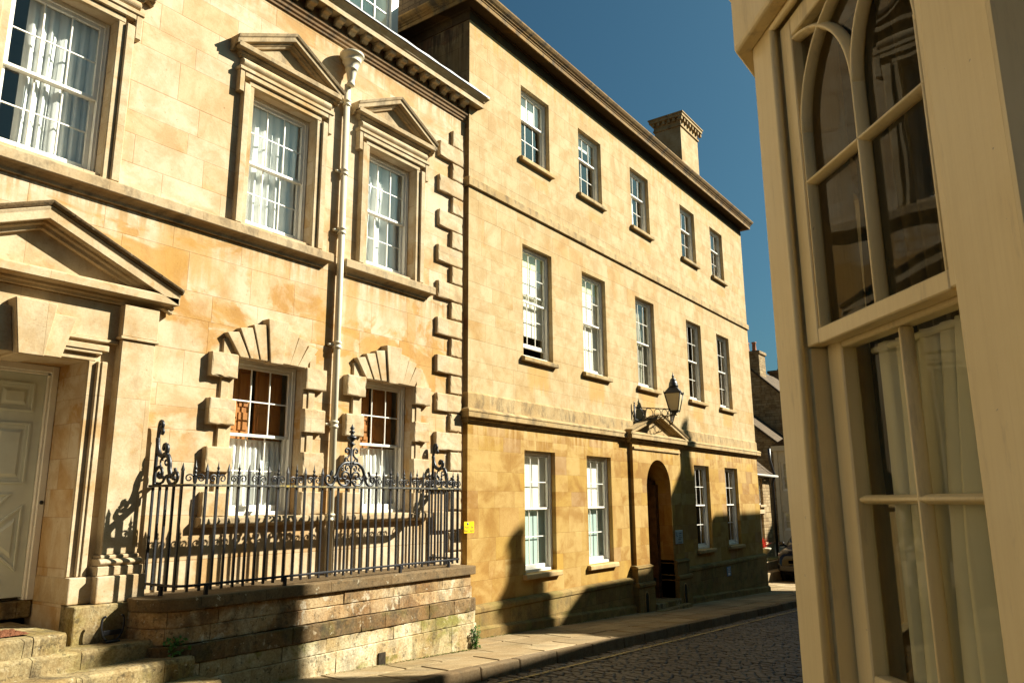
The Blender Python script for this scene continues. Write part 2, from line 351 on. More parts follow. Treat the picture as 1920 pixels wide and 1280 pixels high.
PAINT = plain('white_paint', (0.78,0.75,0.66), 0.35, 0.4, 0.05, 6, ((0.45,0.38,0.26), 3.0, 0.58, 0.75, 0.4))
PAINT_B = plain('worn_white_paint', (0.74,0.70,0.60), 0.45, 0.35, 0.07, 8, ((0.38,0.31,0.2), 5.0, 0.55, 0.72, 0.45))
def cream_mat():
    k = N('cream_paint', 0.34, 0.5)
    brush = k.noise(k.vec(k.M('MULTIPLY', k.x, 90.0), k.M('MULTIPLY', k.y, 90.0), k.M('MULTIPLY', k.z, 3.0)), 1.0, 4, 0.6)
    c = k.mix(k.ss(k.noise(k.pos, 2.2, 5, 0.6), 0.35, 0.65), (0.90,0.745,0.42), (0.85,0.69,0.37))
    c = k.mix(k.ss(brush, 0.4, 0.7, 0.0, 0.25), c, (0.72,0.56,0.28))
    grime = k.noise(k.vec(k.M('MULTIPLY', k.x, 6.0), k.M('MULTIPLY', k.y, 6.0), k.z), 2.0, 7, 0.72)
    c = k.mix(k.ss(grime, 0.54, 0.70, 0.0, 0.6), c, (0.50,0.40,0.24))
    chip = k.noise(k.pos, 34, 3, 0.6)
    c = k.mix(k.ss(chip, 0.735, 0.75), c, (0.55,0.44,0.27))
    k.color(c); k.put(k.b.inputs['Roughness'], k.ss(grime, 0.4, 0.7, 0.28, 0.5))
    k.bump(k.M('ADD', k.M('MULTIPLY', brush, 0.5), k.M('SUBTRACT', k.noise(k.pos, 14, 3), k.M('MULTIPLY', k.ss(chip, 0.735, 0.75), 1.5))), 0.16, 0.006); return k.m
CREAM = cream_mat()
PUTTY = plain('grey_cream_paint', (0.42,0.37,0.27), 0.4, 0.4, 0.15, 14)
PIPEP = plain('pipe_paint', (0.62,0.56,0.41), 0.35, 0.4, 0.04, 4, ((0.5,0.4,0.25), 2.0, 0.52, 0.7, 0.6))
DOORP = plain('door_paint', (0.62,0.66,0.58), 0.4, 0.4, 0.05, 5)
IRON = plain('black_iron', (0.012,0.012,0.014), 0.42, 0.5, 0.3, 20, bump=0.2)
def lichen_iron():
    k = N('lichen_iron', 0.6, 0.4)
    nrm = k.new('ShaderNodeSeparateXYZ'); k.put(nrm.inputs[0], k.geo.outputs['Normal'])
    m = k.ss(k.noise(k.pos, 14, 5, 0.7), 0.45, 0.62)
    g = k.noise(k.pos, 4, 3)
    c = k.mix(m, (0.014,0.014,0.014), k.mix(k.ss(g, 0.5, 0.65), (0.15,0.13,0.07), (0.34,0.24,0.03)))
    k.color(c); k.bump(k.noise(k.pos, 60, 3), 0.5, 0.01); return k.m
RAILM = lichen_iron()
LEAD = plain('lead', (0.12,0.12,0.125), 0.5, 0.4, 0.25, 5)
DARKW = plain('dark_oak', (0.09,0.045,0.018), 0.6, 0.3, 0.4, 6)
def wood_mat():
    k = N('shutter_wood', 0.45, 0.35)
    n = k.noise(k.vec(k.M('MULTIPLY', k.x, 14.0), k.M('MULTIPLY', k.y, 14.0), k.M('MULTIPLY', k.z, 1.2)), 1.5, 5, 0.6, 0.8)
    k.color(k.ramp(n, [(0.25,(0.26,0.09,0.018)),(0.5,(0.40,0.155,0.032)),(0.8,(0.47,0.20,0.05))])); return k.m
WOOD = wood_mat()
ROOM = plain('room_plaster', (0.30,0.26,0.20), 0.9, 0.1, 0.06, 2)
ROOM_D = plain('dim_room_plaster', (0.05,0.042,0.032), 0.9, 0.1, 0.06, 2)  # near-black copy of the room plaster; unlit dimness put into the colour
BLIND = plain('white_blind', (0.80,0.76,0.66), 0.7, 0.2, 0.02, 3)
SAGE = plain('pale_green_blind', (0.40,0.50,0.46), 0.7, 0.2, 0.03, 3)
LIME = plain('pale_lime_board', (0.72,0.72,0.40), 0.7, 0.2, 0.03, 3)
def cloth(name, c, transl=0.35):
    k = N(name, 0.9, 0.1); k.color(c)
    tr = k.new('ShaderNodeBsdfTranslucent'); k.put(tr.inputs[0], c)
    mx = k.new('ShaderNodeMixShader'); mx.inputs[0].default_value = transl
    k.t.links.new(k.b.outputs[0], mx.inputs[1]); k.t.links.new(tr.outputs[0], mx.inputs[2])
    k.t.links.new(mx.outputs[0], k.out.inputs[0]); return k.m
NET = cloth('net_curtain', (0.90,0.90,0.87), 0.2)
GREYC = cloth('greyish_curtain', (0.62,0.60,0.48))
def glass_mat(name, tint=(0.93,0.95,0.93), boost=1.0, wob=0.25):
    k = N(name); k.t.nodes.remove(k.b)
    tr = k.new('ShaderNodeBsdfTransparent'); tr.inputs[0].default_value = (*tint, 1)
    gl = k.new('ShaderNodeBsdfGlossy'); gl.inputs['Roughness'].default_value = 0.01; gl.inputs[0].default_value = (1,1,1,1)
    dt = k.new('ShaderNodeVectorMath'); dt.operation = 'DOT_PRODUCT'
    k.put(dt.inputs[0], k.geo.outputs['Normal']); k.put(dt.inputs[1], k.geo.outputs['Incoming'])
    cosv = k.M('ABSOLUTE', dt.outputs['Value'])                # same reflectance from both sides
    F = k.M('ADD', 0.045, k.M('MULTIPLY', 0.955, k.M('POWER', k.M('SUBTRACT', 1.0, cosv, clamp=True), 5.0)))
    bp = k.new('ShaderNodeBump'); bp.inputs['Strength'].default_value = wob; bp.inputs['Distance'].default_value = 0.004
    k.put(bp.inputs['Height'], k.noise(k.pos, 5.0, 1)); k.t.links.new(bp.outputs[0], gl.inputs['Normal'])
    mx = k.new('ShaderNodeMixShader'); k.put(mx.inputs[0], k.M('MULTIPLY', F, 1.25*boost, clamp=True))
    k.t.links.new(tr.outputs[0], mx.inputs[1]); k.t.links.new(gl.outputs[0], mx.inputs[2]); k.t.links.new(mx.outputs[0], k.out.inputs[0])
    return k.m
GLASS = glass_mat('window_glass')
LGLASS = plain('milky_lantern_glass', (0.52,0.43,0.25), 0.35, 0.5, 0.05, 4)
# ------------------------------------------------------------------ generic builders
def wall_holes(mb, x0, x1, z0, z1, yf, depth, holes):
    xs = sorted({x0, x1, *[h[0] for h in holes], *[h[1] for h in holes]})
    zs = sorted({z0, z1, *[h[2] for h in holes], *[h[3] for h in holes]})
    for a, b in zip(xs, xs[1:]):
        for c, d in zip(zs, zs[1:]):
            mx, mz = (a+b)/2, (c+d)/2
            if any(h[0] < mx < h[1] and h[2] < mz < h[3] for h in holes): continue
            mb.quad((a,yf,c),(b,yf,c),(b,yf,d),(a,yf,d))
    for h in holes:
        a, b, c, d = h[:4]; y2 = yf+depth
        mb.quad((a,yf,c),(a,yf,d),(a,y2,d),(a,y2,c)); mb.quad((b,yf,d),(b,yf,c),(b,y2,c),(b,y2,d))
        mb.quad((a,yf,d),(b,yf,d),(b,y2,d),(a,y2,d)); mb.quad((b,yf,c),(a,yf,c),(a,y2,c),(b,y2,c))

def sash_window(root, x0, x1, z0, z1, y, cols, rt_, rb_, zm, paint, raise_=0.0, glass=None, tf=None, label=None, sb=0.055, stile=0.045):
    """box sash set with its frame front at y; upper sash outside, lower sash behind it"""
    glass = glass or GLASS
    mb = MB(tf); d = 0.105; B = 0.0175
    mb.box(x0, x0+sb, y, y+d, z0, z1); mb.box(x1-sb, x1, y, y+d, z0, z1)
    mb.box(x0+sb, x1-sb, y, y+d, z1-sb, z1); mb.box(x0+sb, x1-sb, y-0.02, y+d, z0, z0+0.05)
    mb.box(x0+0.012, x0+0.026, y-0.008, y, z0+0.05, z1-0.012); mb.box(x1-0.026, x1-0.012, y-0.008, y, z0+0.05, z1-0.012)
    gm = MB(tf)
    def sash(a, b, c, e, yy, nr, bottom, top):
        mb.box(a, a+stile, yy, yy+0.04, c, e); mb.box(b-stile, b, yy, yy+0.04, c, e)
        mb.box(a+stile, b-stile, yy, yy+0.04, c, c+bottom); mb.box(a+stile, b-stile, yy, yy+0.04, e-top, e)
        gx0, gx1, gz0, gz1 = a+stile, b-stile, c+bottom, e-top
        for i in range(1, cols):
            xx = gx0+(gx1-gx0)*i/cols; mb.box(xx-B/2, xx+B/2, yy+0.010, yy+0.028, gz0, gz1)
        for j in range(1, nr):
            zz = gz0+(gz1-gz0)*j/nr
            for i in range(cols):
                p = gx0+(gx1-gx0)*i/cols+(B/2 if i else 0); q = gx0+(gx1-gx0)*(i+1)/cols-(B/2 if i < cols-1 else 0)
                mb.box(p, q, yy+0.0115, yy+0.0265, zz-B/2, zz+B/2)
        for i in range(cols):
            for j in range(nr):
                p = gx0+(gx1-gx0)*i/cols; q = gx0+(gx1-gx0)*(i+1)/cols
                r_ = gz0+(gz1-gz0)*j/nr; t_ = gz0+(gz1-gz0)*(j+1)/nr
                j4 = [random.uniform(-.0022, .0022) for _ in range(4)]
                gm.quad((p,yy+0.02+j4[0],r_),(q,yy+0.02+j4[1],r_),(q,yy+0.02+j4[2],t_),(p,yy+0.02+j4[3],t_))
    sash(x0+sb, x1-sb, zm-0.018, z1-sb, y+0.018, rt_, 0.036, 0.045)
    sash(x0+sb, x1-sb, z0+0.05+raise_, zm+0.018+raise_, y+0.059, rb_, 0.075, 0.036)
    o = build('window', mb, paint, root, bevel=0.003, label=label)
    build('pane', gm, glass, o)
    return o

def curtain(name, x0, x1, z0, z1, y, mat, label, cat='curtain', group=None, folds=11, amp=0.03, seed=1, rod=0.0, tf=None, nz=14, flare=0.0):
    rnd = random.Random(seed); ph = [rnd.uniform(0, 6.28) for _ in range(4)]; n = folds*7
    rows = []
    for j in range(nz+1):
        t = j/nz; z = z1+(z0-z1)*t; r = []
        a = amp*(0.35+0.65*min(1, t*3))
        for i in range(n+1):
            s = i/n
            x = x0+(x1-x0)*s+flare*(s-0.5)*t
            q = s*folds*6.283
            yy = a*(math.sin(q+ph[0]+0.7*math.sin(2.1*s*6.28+ph[1])+0.3*t)+0.45*math.sin(2.3*q+ph[2]+t*1.1))+0.012*math.sin(t*4+ph[3]+s*5)
            r.append((x+0.35*a*math.cos(q+ph[0]), y+yy, z))
        rows.append(r)
    mb = MB(tf); mb.grid(rows)
    if rod:
        p = [(x0-0.04, y, z1-0.012), (x1+0.04, y, z1-0.012)]
        mb.tube([tuple(q) for q in p] if not tf else p, rod, 8)
    v0 = mb.v[len(mb.v)//2]
    return build(name, mb, mat, None, (v0[0], v0[1], min(v[2] for v in mb.v)), label=label, cat=cat, group=group)

def rooms(root, x0, x1, z0, z1, y0, y1, floors, parts, mat, name='interior'):
    mb = MB()
    mb.quad((x0,y1,z0),(x1,y1,z0),(x1,y1,z1),(x0,y1,z1))
    for z in floors: mb.box(x0, x1, y0, y1-0.01, z-0.1, z+0.1)
    for x in parts: mb.box(x-0.06, x+0.06, y0+0.003, y1-0.013, z0, z1)
    return build(name, mb, mat, root)

import bmesh
def worn_block(x0, x1, y0, y1, z0, z1, seed, chip=0.0045, wob=0.0025):
    """a stone block with worn arrises: a subdivided box whose edges and corners are knocked back unevenly"""
    rr = random.Random(seed); bm = bmesh.new(); bmesh.ops.create_cube(bm, size=1.0)
    bmesh.ops.subdivide_edges(bm, edges=bm.edges[:], cuts=5, use_grid_fill=True)
    cx, cy, cz = (x0+x1)/2, (y0+y1)/2, (z0+z1)/2; dx, dy, dz = x1-x0, y1-y0, z1-z0; mb = MB(); vs = []
    for v in bm.verts:
        on = [abs(abs(q)-0.5) < 1e-4 for q in v.co]; p = [cx+v.co.x*dx, cy+v.co.y*dy, cz+v.co.z*dz]; n = sum(on)
        # crowd the inner rows towards the edges so that the wear stays at the edge
        for a, (q, d, c) in enumerate(zip(v.co, (dx,dy,dz), (cx,cy,cz))):
            if abs(abs(q)-1/3) < 0.02: p[a] = c+math.copysign(d/2-min(0.018, d*0.2), q)
        k_ = chip*(0.5+rr.random()*(2.2 if rr.random() < 0.15 else 0.8)) if n >= 2 else 0.0
        for a in range(3):
            if on[a] and n >= 2: p[a] -= math.copysign(k_, v.co[a])
            p[a] += rr.uniform(-wob, wob)
        vs.append(tuple(p))
    bm.verts.index_update(); mb.add(vs, [tuple(v.index for v in f.verts) for f in bm.faces]); bm.free(); return mb
# ------------------------------------------------------------------ Georgian house on the left
YA = 0.10
AL = -6.0
A = thing('georgian_house', 'grand honey stone Georgian house with pediments over its windows, corner quoins and white panelled door', 'house', (3, YA, 0))
UW = [3.16, 6.01, 8.09]; LW = [6.02, 8.12]; HW = 0.525
uz0, uz1, lz0, lz1 = 5.40, 7.25, 1.76, 3.67
DOORH = (2.51, 3.77, 0.30, 3.36)
holesA = [(c-HW, c+HW, uz0, uz1) for c in [-2.6, 0.3]+UW]+[(c-HW, c+HW, lz0, lz1) for c in LW]+[DOORH]
mb = MB()
wall_holes(mb, AL, 9.91, -1.0, 9.0, YA, 0.32, holesA)
mb.quad((AL,YA,-1),(AL,YA,9),(AL,9,9),(AL,9,-1)); mb.quad((AL,9,-1),(AL,9,9),(9.91,9,9),(9.91,9,-1))
for (xa, xb) in ((2.38, 2.509), (3.771, 3.9)): mb.box(xa, xb, YA+0.32, YA+0.75, 0.3, 3.5)
mb.box(2.38, 3.9, YA+0.321, YA+0.75, 3.361, 3.5)
build('wall', mb, STONE_A, A)
rooms(A, AL, 9.9, 0.0, 9.0, YA+0.8, 4.2, [0.95, 4.3, 8.9], [1.6, 4.6, 7.06, 9.7], ROOM)
# roof
mb = MB(); mb.prism([(YA-0.2, 9.03), (4.6, 13.2), (9.2, 9.03)], AL, 9.88, 'x'); build('roof', mb, TILE, A)
# sill course, broken for the downpipe
def sill_course(x0, x1):
    mb = MB(); pr = [(0.0,5.11),(0.03,5.11),(0.035,5.15),(0.08,5.19),(0.13,5.20),(0.13,5.31),(0.12,5.325),(0.0,5.36)]
    mb.sweep([(x0, YA+0.05), (x0, YA), (x1, YA), (x1, YA+0.05)], pr)
    build('string_course', mb, WEATHER_A, A, bevel=0.006)
sill_course(AL+0.1, 6.75); sill_course(7.24, 8.91)
# main cornice, its right end returned on the corner
CE = [(AL, YA), (9.90, YA), (9.90, YA+0.6)]
mb = MB()
mb.sweep(CE, [(0,8.65),(0.025,8.65),(0.03,8.69),(0.05,8.70),(0.055,8.735),(0.08,8.76),(0.09,8.80),(0.0,8.80)])
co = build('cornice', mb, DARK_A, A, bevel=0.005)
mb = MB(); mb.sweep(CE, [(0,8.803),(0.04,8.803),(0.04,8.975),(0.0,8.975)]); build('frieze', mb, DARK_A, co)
mb = MB()
mb.sweep(CE, [(0,8.977),(0.235,8.977),(0.235,8.952),(0.25,8.952),(0.25,9.045),(0.27,9.055),(0.275,9.07),(0.31,9.11),(0.335,9.135),(0.0,9.16)])
build('corona', mb, TRIM_A, co, bevel=0.004)
mb = MB(); rr_ = random.Random(3)
rows = []
for i in range(60):
    x = AL+(10.2-AL)*i/59
    rows.append([(x, YA-0.345+rr_.uniform(-.006,.006), 9.137), (x, YA-0.355, 9.165+rr_.uniform(-.008,.01)), (x, YA-0.2, 9.20+rr_.uniform(-.01,.01)), (x, YA+0.1, 9.23)])
mb.grid(rows); build('gutter', mb, LEAD, A)
mo = MB()
x = 9.72; k_ = 0; first = None
while x > 3.5:
    if first is None:
        mo.prism([(YA-0.045,8.972),(YA-0.215,8.972),(YA-0.22,8.935),(YA-0.19,8.90),(YA-0.14,8.895),(YA-0.10,8.85),(YA-0.045,8.845)], x-0.06, x+0.06, 'x')
        first = build('modillion', mo, TRIM_A, co, bevel=0.008); px0 = x
    else:
        c = first.copy(); col.objects.link(c); c.parent = co; c.location.x = x-px0
    x -= 0.266
# quoins
z = 8.32; big = False
for i in range(24):
    x0 = 9.17 if big else 9.52; dj = random.uniform(-.010,.010)
    mb = worn_block(x0+dj, 9.80+random.uniform(-.006,.006), YA-0.062+random.uniform(-.006,.006), YA+0.02, z-0.288+random.uniform(-.006,.006), z, i)
    build('quoin', mb, TRIM_A, A); z -= 0.3125; big = not big
# windows with their surrounds
def upper_surround(c, win):
    mb = MB()
    o, i_ = 0.70, HW
    # architrave, two fasciae, with ears at the head
    for (w0, w1, p) in ((i_, 0.605, 0.05), (0.605, o, 0.085)):
        for s in (-1, 1):
            a, b = sorted((c+s*w0, c+s*w1)); mb.box(a, b, YA-p, YA+0.01, 5.345, 7.25)
    for s in (-1, 1):
        a, b = sorted((c+s*0.701, c+s*0.775)); mb.box(a, b, YA-0.083, YA+0.01, 7.105, 7.45)
    mb.box(c-0.605, c+0.605, YA-0.05, YA+0.01, 7.251, 7.33); mb.box(c-0.70, c+0.70, YA-0.083, YA+0.01, 7.331, 7.40)
    mb.box(c-0.79, c+0.79, YA-0.10, YA+0.01, 7.40, 7.455)
    su = build('surround', mb, TRIM_A, win, bevel=0.008)
    # cushion frieze
    mb = MB(); n = 8
    pr = [(YA-0.06-0.045*math.sin(math.pi*k/n), 7.457+0.135*k/n) for k in range(n+1)]
    mb.prism([(YA+0.01,7.457)]+pr+[(YA+0.01,7.592)], c-0.74, c+0.74, 'x'); build('frieze', mb, TRIM_A, win, bevel=0.006)
def upper_pediment(c, win):
    mb = MB()
    bed = [(0,7.594),(0.07,7.594),(0.08,7.62),(0.10,7.635),(0.105,7.66),(0.165,7.668),(0.165,7.73),(0.155,7.745),(0.0,7.76)]
    mb.sweep([(c-0.70,YA+0.03),(c-0.70,YA),(c+0.70,YA),(c+0.70,YA+0.03)], bed)
    rk = [(0,-0.115),(0.06,-0.115),(0.07,-0.09),(0.10,-0.075),(0.105,-0.05),(0.165,-0.045),(0.165,0.015),(0.185,0.03),(0.20,0.07),(0.0,0.075)]
    mb.rake([(c-0.895,7.735),(c,8.205),(c+0.895,7.735)], rk, YA)
    mb.prism([(c-0.72,7.755),(c+0.72,7.755),(c,8.15)], YA-0.012, YA+0.02)
    build('pediment', mb, WEATHER_A, win, bevel=0.005)
for n_, c in enumerate([-2.6, 0.3]+UW):
    wn = sash_window(A, c-HW, c+HW, uz0, uz1, YA+0.13, 3, 2, 2, 6.31, PAINT)
    upper_surround(c, wn); upper_pediment(c, wn)
NAMES = {3.16:('white net curtain behind the large upper window at the left edge, left pane uncovered', 2.92, 3.7),
         6.01:('white gathered curtain behind the upper window left of the drainpipe', 5.4, 6.6),
         8.09:('white gathered curtain behind the upper window right of the drainpipe', 7.5, 8.7)}
for i, (c, (lab, xa, xb)) in enumerate(NAMES.items()):
    curtain('curtain', xa, xb, 5.43, 7.3, YA+0.30, NET, lab, folds=(7, 9, 6)[i], amp=(0.035, 0.03, 0.042)[i], seed=(11, 52, 93)[i], flare=(0.0, -0.05, 0.08)[i], group='curtains in the Georgian house')
    if i == 0: pass
# lower windows with blocked surrounds
BZ = [(3.385,3.675),(2.815,3.125),(2.265,2.56),(1.76,2.05)]
def gibbs(c, win):
    mb = MB()
    for s in (-1, 1):
        for (w0, w1, p) in ((HW, 0.60, 0.018), (0.60, 0.71, 0.036)):
            a, b = sorted((c+s*w0, c+s*w1)); mb.box(a, b, YA-p, YA+0.01, 1.76, 3.86 if w0 > 0.55 else 3.668)
    mb.box(c-0.60, c+0.60, YA-0.018, YA+0.01, 3.67, 3.86)
    build('surround', mb, TRIM_A, win, bevel=0.006)
    for s in (-1, 1):
        for z0, z1 in BZ:
            a, b = sorted((c+s*0.52, c+s*(0.875+random.uniform(-.012,.012))))
            m = worn_block(a, b, YA-0.088+random.uniform(-.008,.004), YA+0.02, z0+random.uniform(-.005,.005), z1+random.uniform(-.008,.004), int(c*100+s*7+z0*50)); build('block', m, TRIM_A, win)
    # stepped fan of voussoirs around the keystone
    for s in (-1, 0, 1):
        for (bi, bo, ti, to, zt, p) in (((-0.095,0.095,-0.16,0.16,4.195,0.135),) if s == 0 else
             ((0.10,0.225,0.165,0.355,4.115,0.108),(0.23,0.36,0.36,0.535,4.045,0.095),(0.365,0.50,0.54,0.70,3.965,0.082))):
            m = MB(); zb = 3.635 if s == 0 else 3.655
            if s == 0: pts = [(c+bi,zb),(c+bo,zb),(c+to,zt),(c+ti,zt)]
            else:
                pts = [(c+s*bi,zb),(c+s*bo,zb),(c+s*to,zt-0.03),(c+s*ti,zt)]
                if s < 0: pts = pts[::-1]
            m.prism(pts, YA-p, YA+0.02); build('keystone' if s == 0 else 'voussoir', m, TRIM_A, win, bevel=0.008, seg=2)
    m = MB(); m.prism([(YA-0.11,1.675),(YA-0.12,1.68),(YA-0.12,1.745),(YA-0.11,1.757),(YA+0.3,1.775),(YA+0.3,1.64),(YA-0.05,1.64)], c-0.90, c+0.90, 'x')
    build('sill', m, WEATHER_A, win, bevel=0.008)
for i, c in enumerate(LW):
    wn = sash_window(A, c-HW, c+HW, lz0, lz1, YA+0.14, 3, 2, 2, 2.74, PAINT)
    gibbs(c, wn)
    # folding panelled shutters behind the upper half
    for (a, b, dy0, dy1) in ((c-0.50, c-0.20, 0.02, 0.06), (c-0.19, c+0.02, 0.06, 0.03), (c+0.08, c+0.30, 0.03, 0.05), (c+0.31, c+0.5, 0.05, 0.02)):
        m = MB(); y0 = YA+0.34+dy0; y1 = y0+0.035
        m.box(a, b, y0, y1, 2.3, 3.62)
        for (za, zb) in ((2.36, 2.75), (2.82, 3.05), (3.12, 3.56)):
            m.box(a+0.035, b-0.035, y0-0.014, y0-0.001, za, zb)
        build('shutter', m, WOOD, wn, bevel=0.006)
    curtain('curtain', c-0.50, c+0.50, 1.86, 2.70, YA+0.275, NET, ['white cafe curtain in the lower half of the ground floor window left of the drainpipe',
            'white cafe curtain in the lower half of the ground floor window right of the drainpipe'][i], folds=12, amp=0.022, seed=31+i, rod=0.008, group='curtains in the Georgian house')
# ---- doorway
DC = 3.14
sd = MB()
# pilaster strips and entablature blocks
for s in (-1, 1):
    a, b = sorted((DC+s*0.90, DC+s*1.27)); sd.box(a, b, YA-0.13, YA+0.01, 1.41, 3.62)
    a2, b2 = a-0.03, b+0.03
    sd.box(a2, b2, YA-0.155, YA+0.01, 3.621, 3.655); sd.box(a-0.012, b+0.012, YA-0.14, YA+0.01, 3.656, 4.0)
    # base
    sd.box(a-0.05, b+0.05, YA-0.185, YA+0.01, 1.21, 1.30)
    n = 8; pr = [(YA-0.165-0.03*math.sin(math.pi*k/n), 1.302+0.07*k/n) for k in range(n+1)]
    sd.prism([(YA+0.01,1.302)]+pr+[(YA+0.01,1.372)], a-0.035, b+0.035, 'x')
    sd.box(a-0.015, b+0.015, YA-0.15, YA+0.01, 1.373, 1.409)
sd.box(DC-0.90, DC+0.90, YA-0.045, YA+0.01, 3.60, 3.998)
sd.box(DC-0.899, DC+0.899, YA-0.075, YA+0.01, 3.565, 3.599)
for s in (-1, 1):                                       # moulded architrave of the door
    for (w0, w1, p) in ((0.627, 0.70, 0.035), (0.70, 0.735, 0.075), (0.735, 0.795, 0.09)):
        a, b = sorted((DC+s*w0, DC+s*w1)); sd.box(a, b, YA-p, YA+0.01, 1.21, 3.36)
sd.box(DC-0.70, DC+0.70, YA-0.035, YA+0.01, 3.361, 3.43); sd.box(DC-0.735, DC+0.735, YA-0.075, YA+0.01, 3.431, 3.465); sd.box(DC-0.795, DC+0.795, YA-0.09, YA+0.01, 3.466, 3.53)
dsur = build('door_surround', sd, TRIM_A, A, bevel=0.007)
for s in (-1, 1):
    m = MB()
    a, b = sorted((DC+s*0.622, DC+s*0.90)); m.box(a, b, YA-0.12, YA+0.62, 0.955, 1.208)
    a, b = sorted((DC+s*0.84, DC+s*1.34)); m.box(a, b, YA-0.225, YA+0.02, 0.95, 1.209)
    build('pilaster_plinth', m, TRIM_A, A, bevel=0.012, seg=2); m = MB()
    a, b = sorted((DC+s*0.632, DC+s*1.20)); m.box(a, b, YA-0.26, YA+0.62, 0.5, 0.948)
    build('pier_base', m, STEP_ST, A, bevel=0.015, seg=2)
for (pts, p, nm) in (([(-0.115,3.305),(0.115,3.305),(0.19,3.84),(-0.19,3.84)], 0.23, 'keystone'),
                     ([(0.118,3.33),(0.315,3.33),(0.43,3.765),(0.18,3.765)], 0.125, 'voussoir'), ([(-0.315,3.33),(-0.118,3.33),(-0.18,3.765),(-0.43,3.765)], 0.125, 'voussoir')):
    m = MB(); m.prism([(DC+a, b) for a, b in pts], YA-p, YA+0.31); build(nm, m, TRIM_A, dsur, bevel=0.007)
m = MB()
m.sweep([(DC-1.25,YA+0.03),(DC-1.25,YA-0.02),(DC+1.25,YA-0.02),(DC+1.25,YA+0.03)],
        [(0,4.0),(0.06,4.0),(0.07,4.03),(0.09,4.045),(0.095,4.07),(0.185,4.095),(0.185,4.08),(0.20,4.08),(0.20,4.165),(0.185,4.18),(0.0,4.20)])
rk = [(0,-0.20),(0.07,-0.20),(0.075,-0.155),(0.10,-0.14),(0.105,-0.11),(0.185,-0.10),(0.185,-0.12),(0.20,-0.12),(0.20,-0.03),(0.215,0.0)]
m.rake([(DC-1.46,4.20),(DC+0.02,4.805),(DC+1.46,4.20)], rk+[(0.215,0.008),(0,0.008)], YA-0.02)
m.prism([(DC-1.3,4.195),(DC+1.3,4.195),(DC,4.66)], YA-0.035, YA+0.02)
build('pediment', m, TRIM_A, dsur, bevel=0.005)
m = MB(); m.rake([(DC-1.48,4.203),(DC+0.02,4.815),(DC+1.48,4.203)], [(0,0.002),(0.22,0.002),(0.245,0.03),(0.255,0.055),(0,0.065)], YA-0.02)
build('pediment_capping', m, COPING, dsur, bevel=0.006)
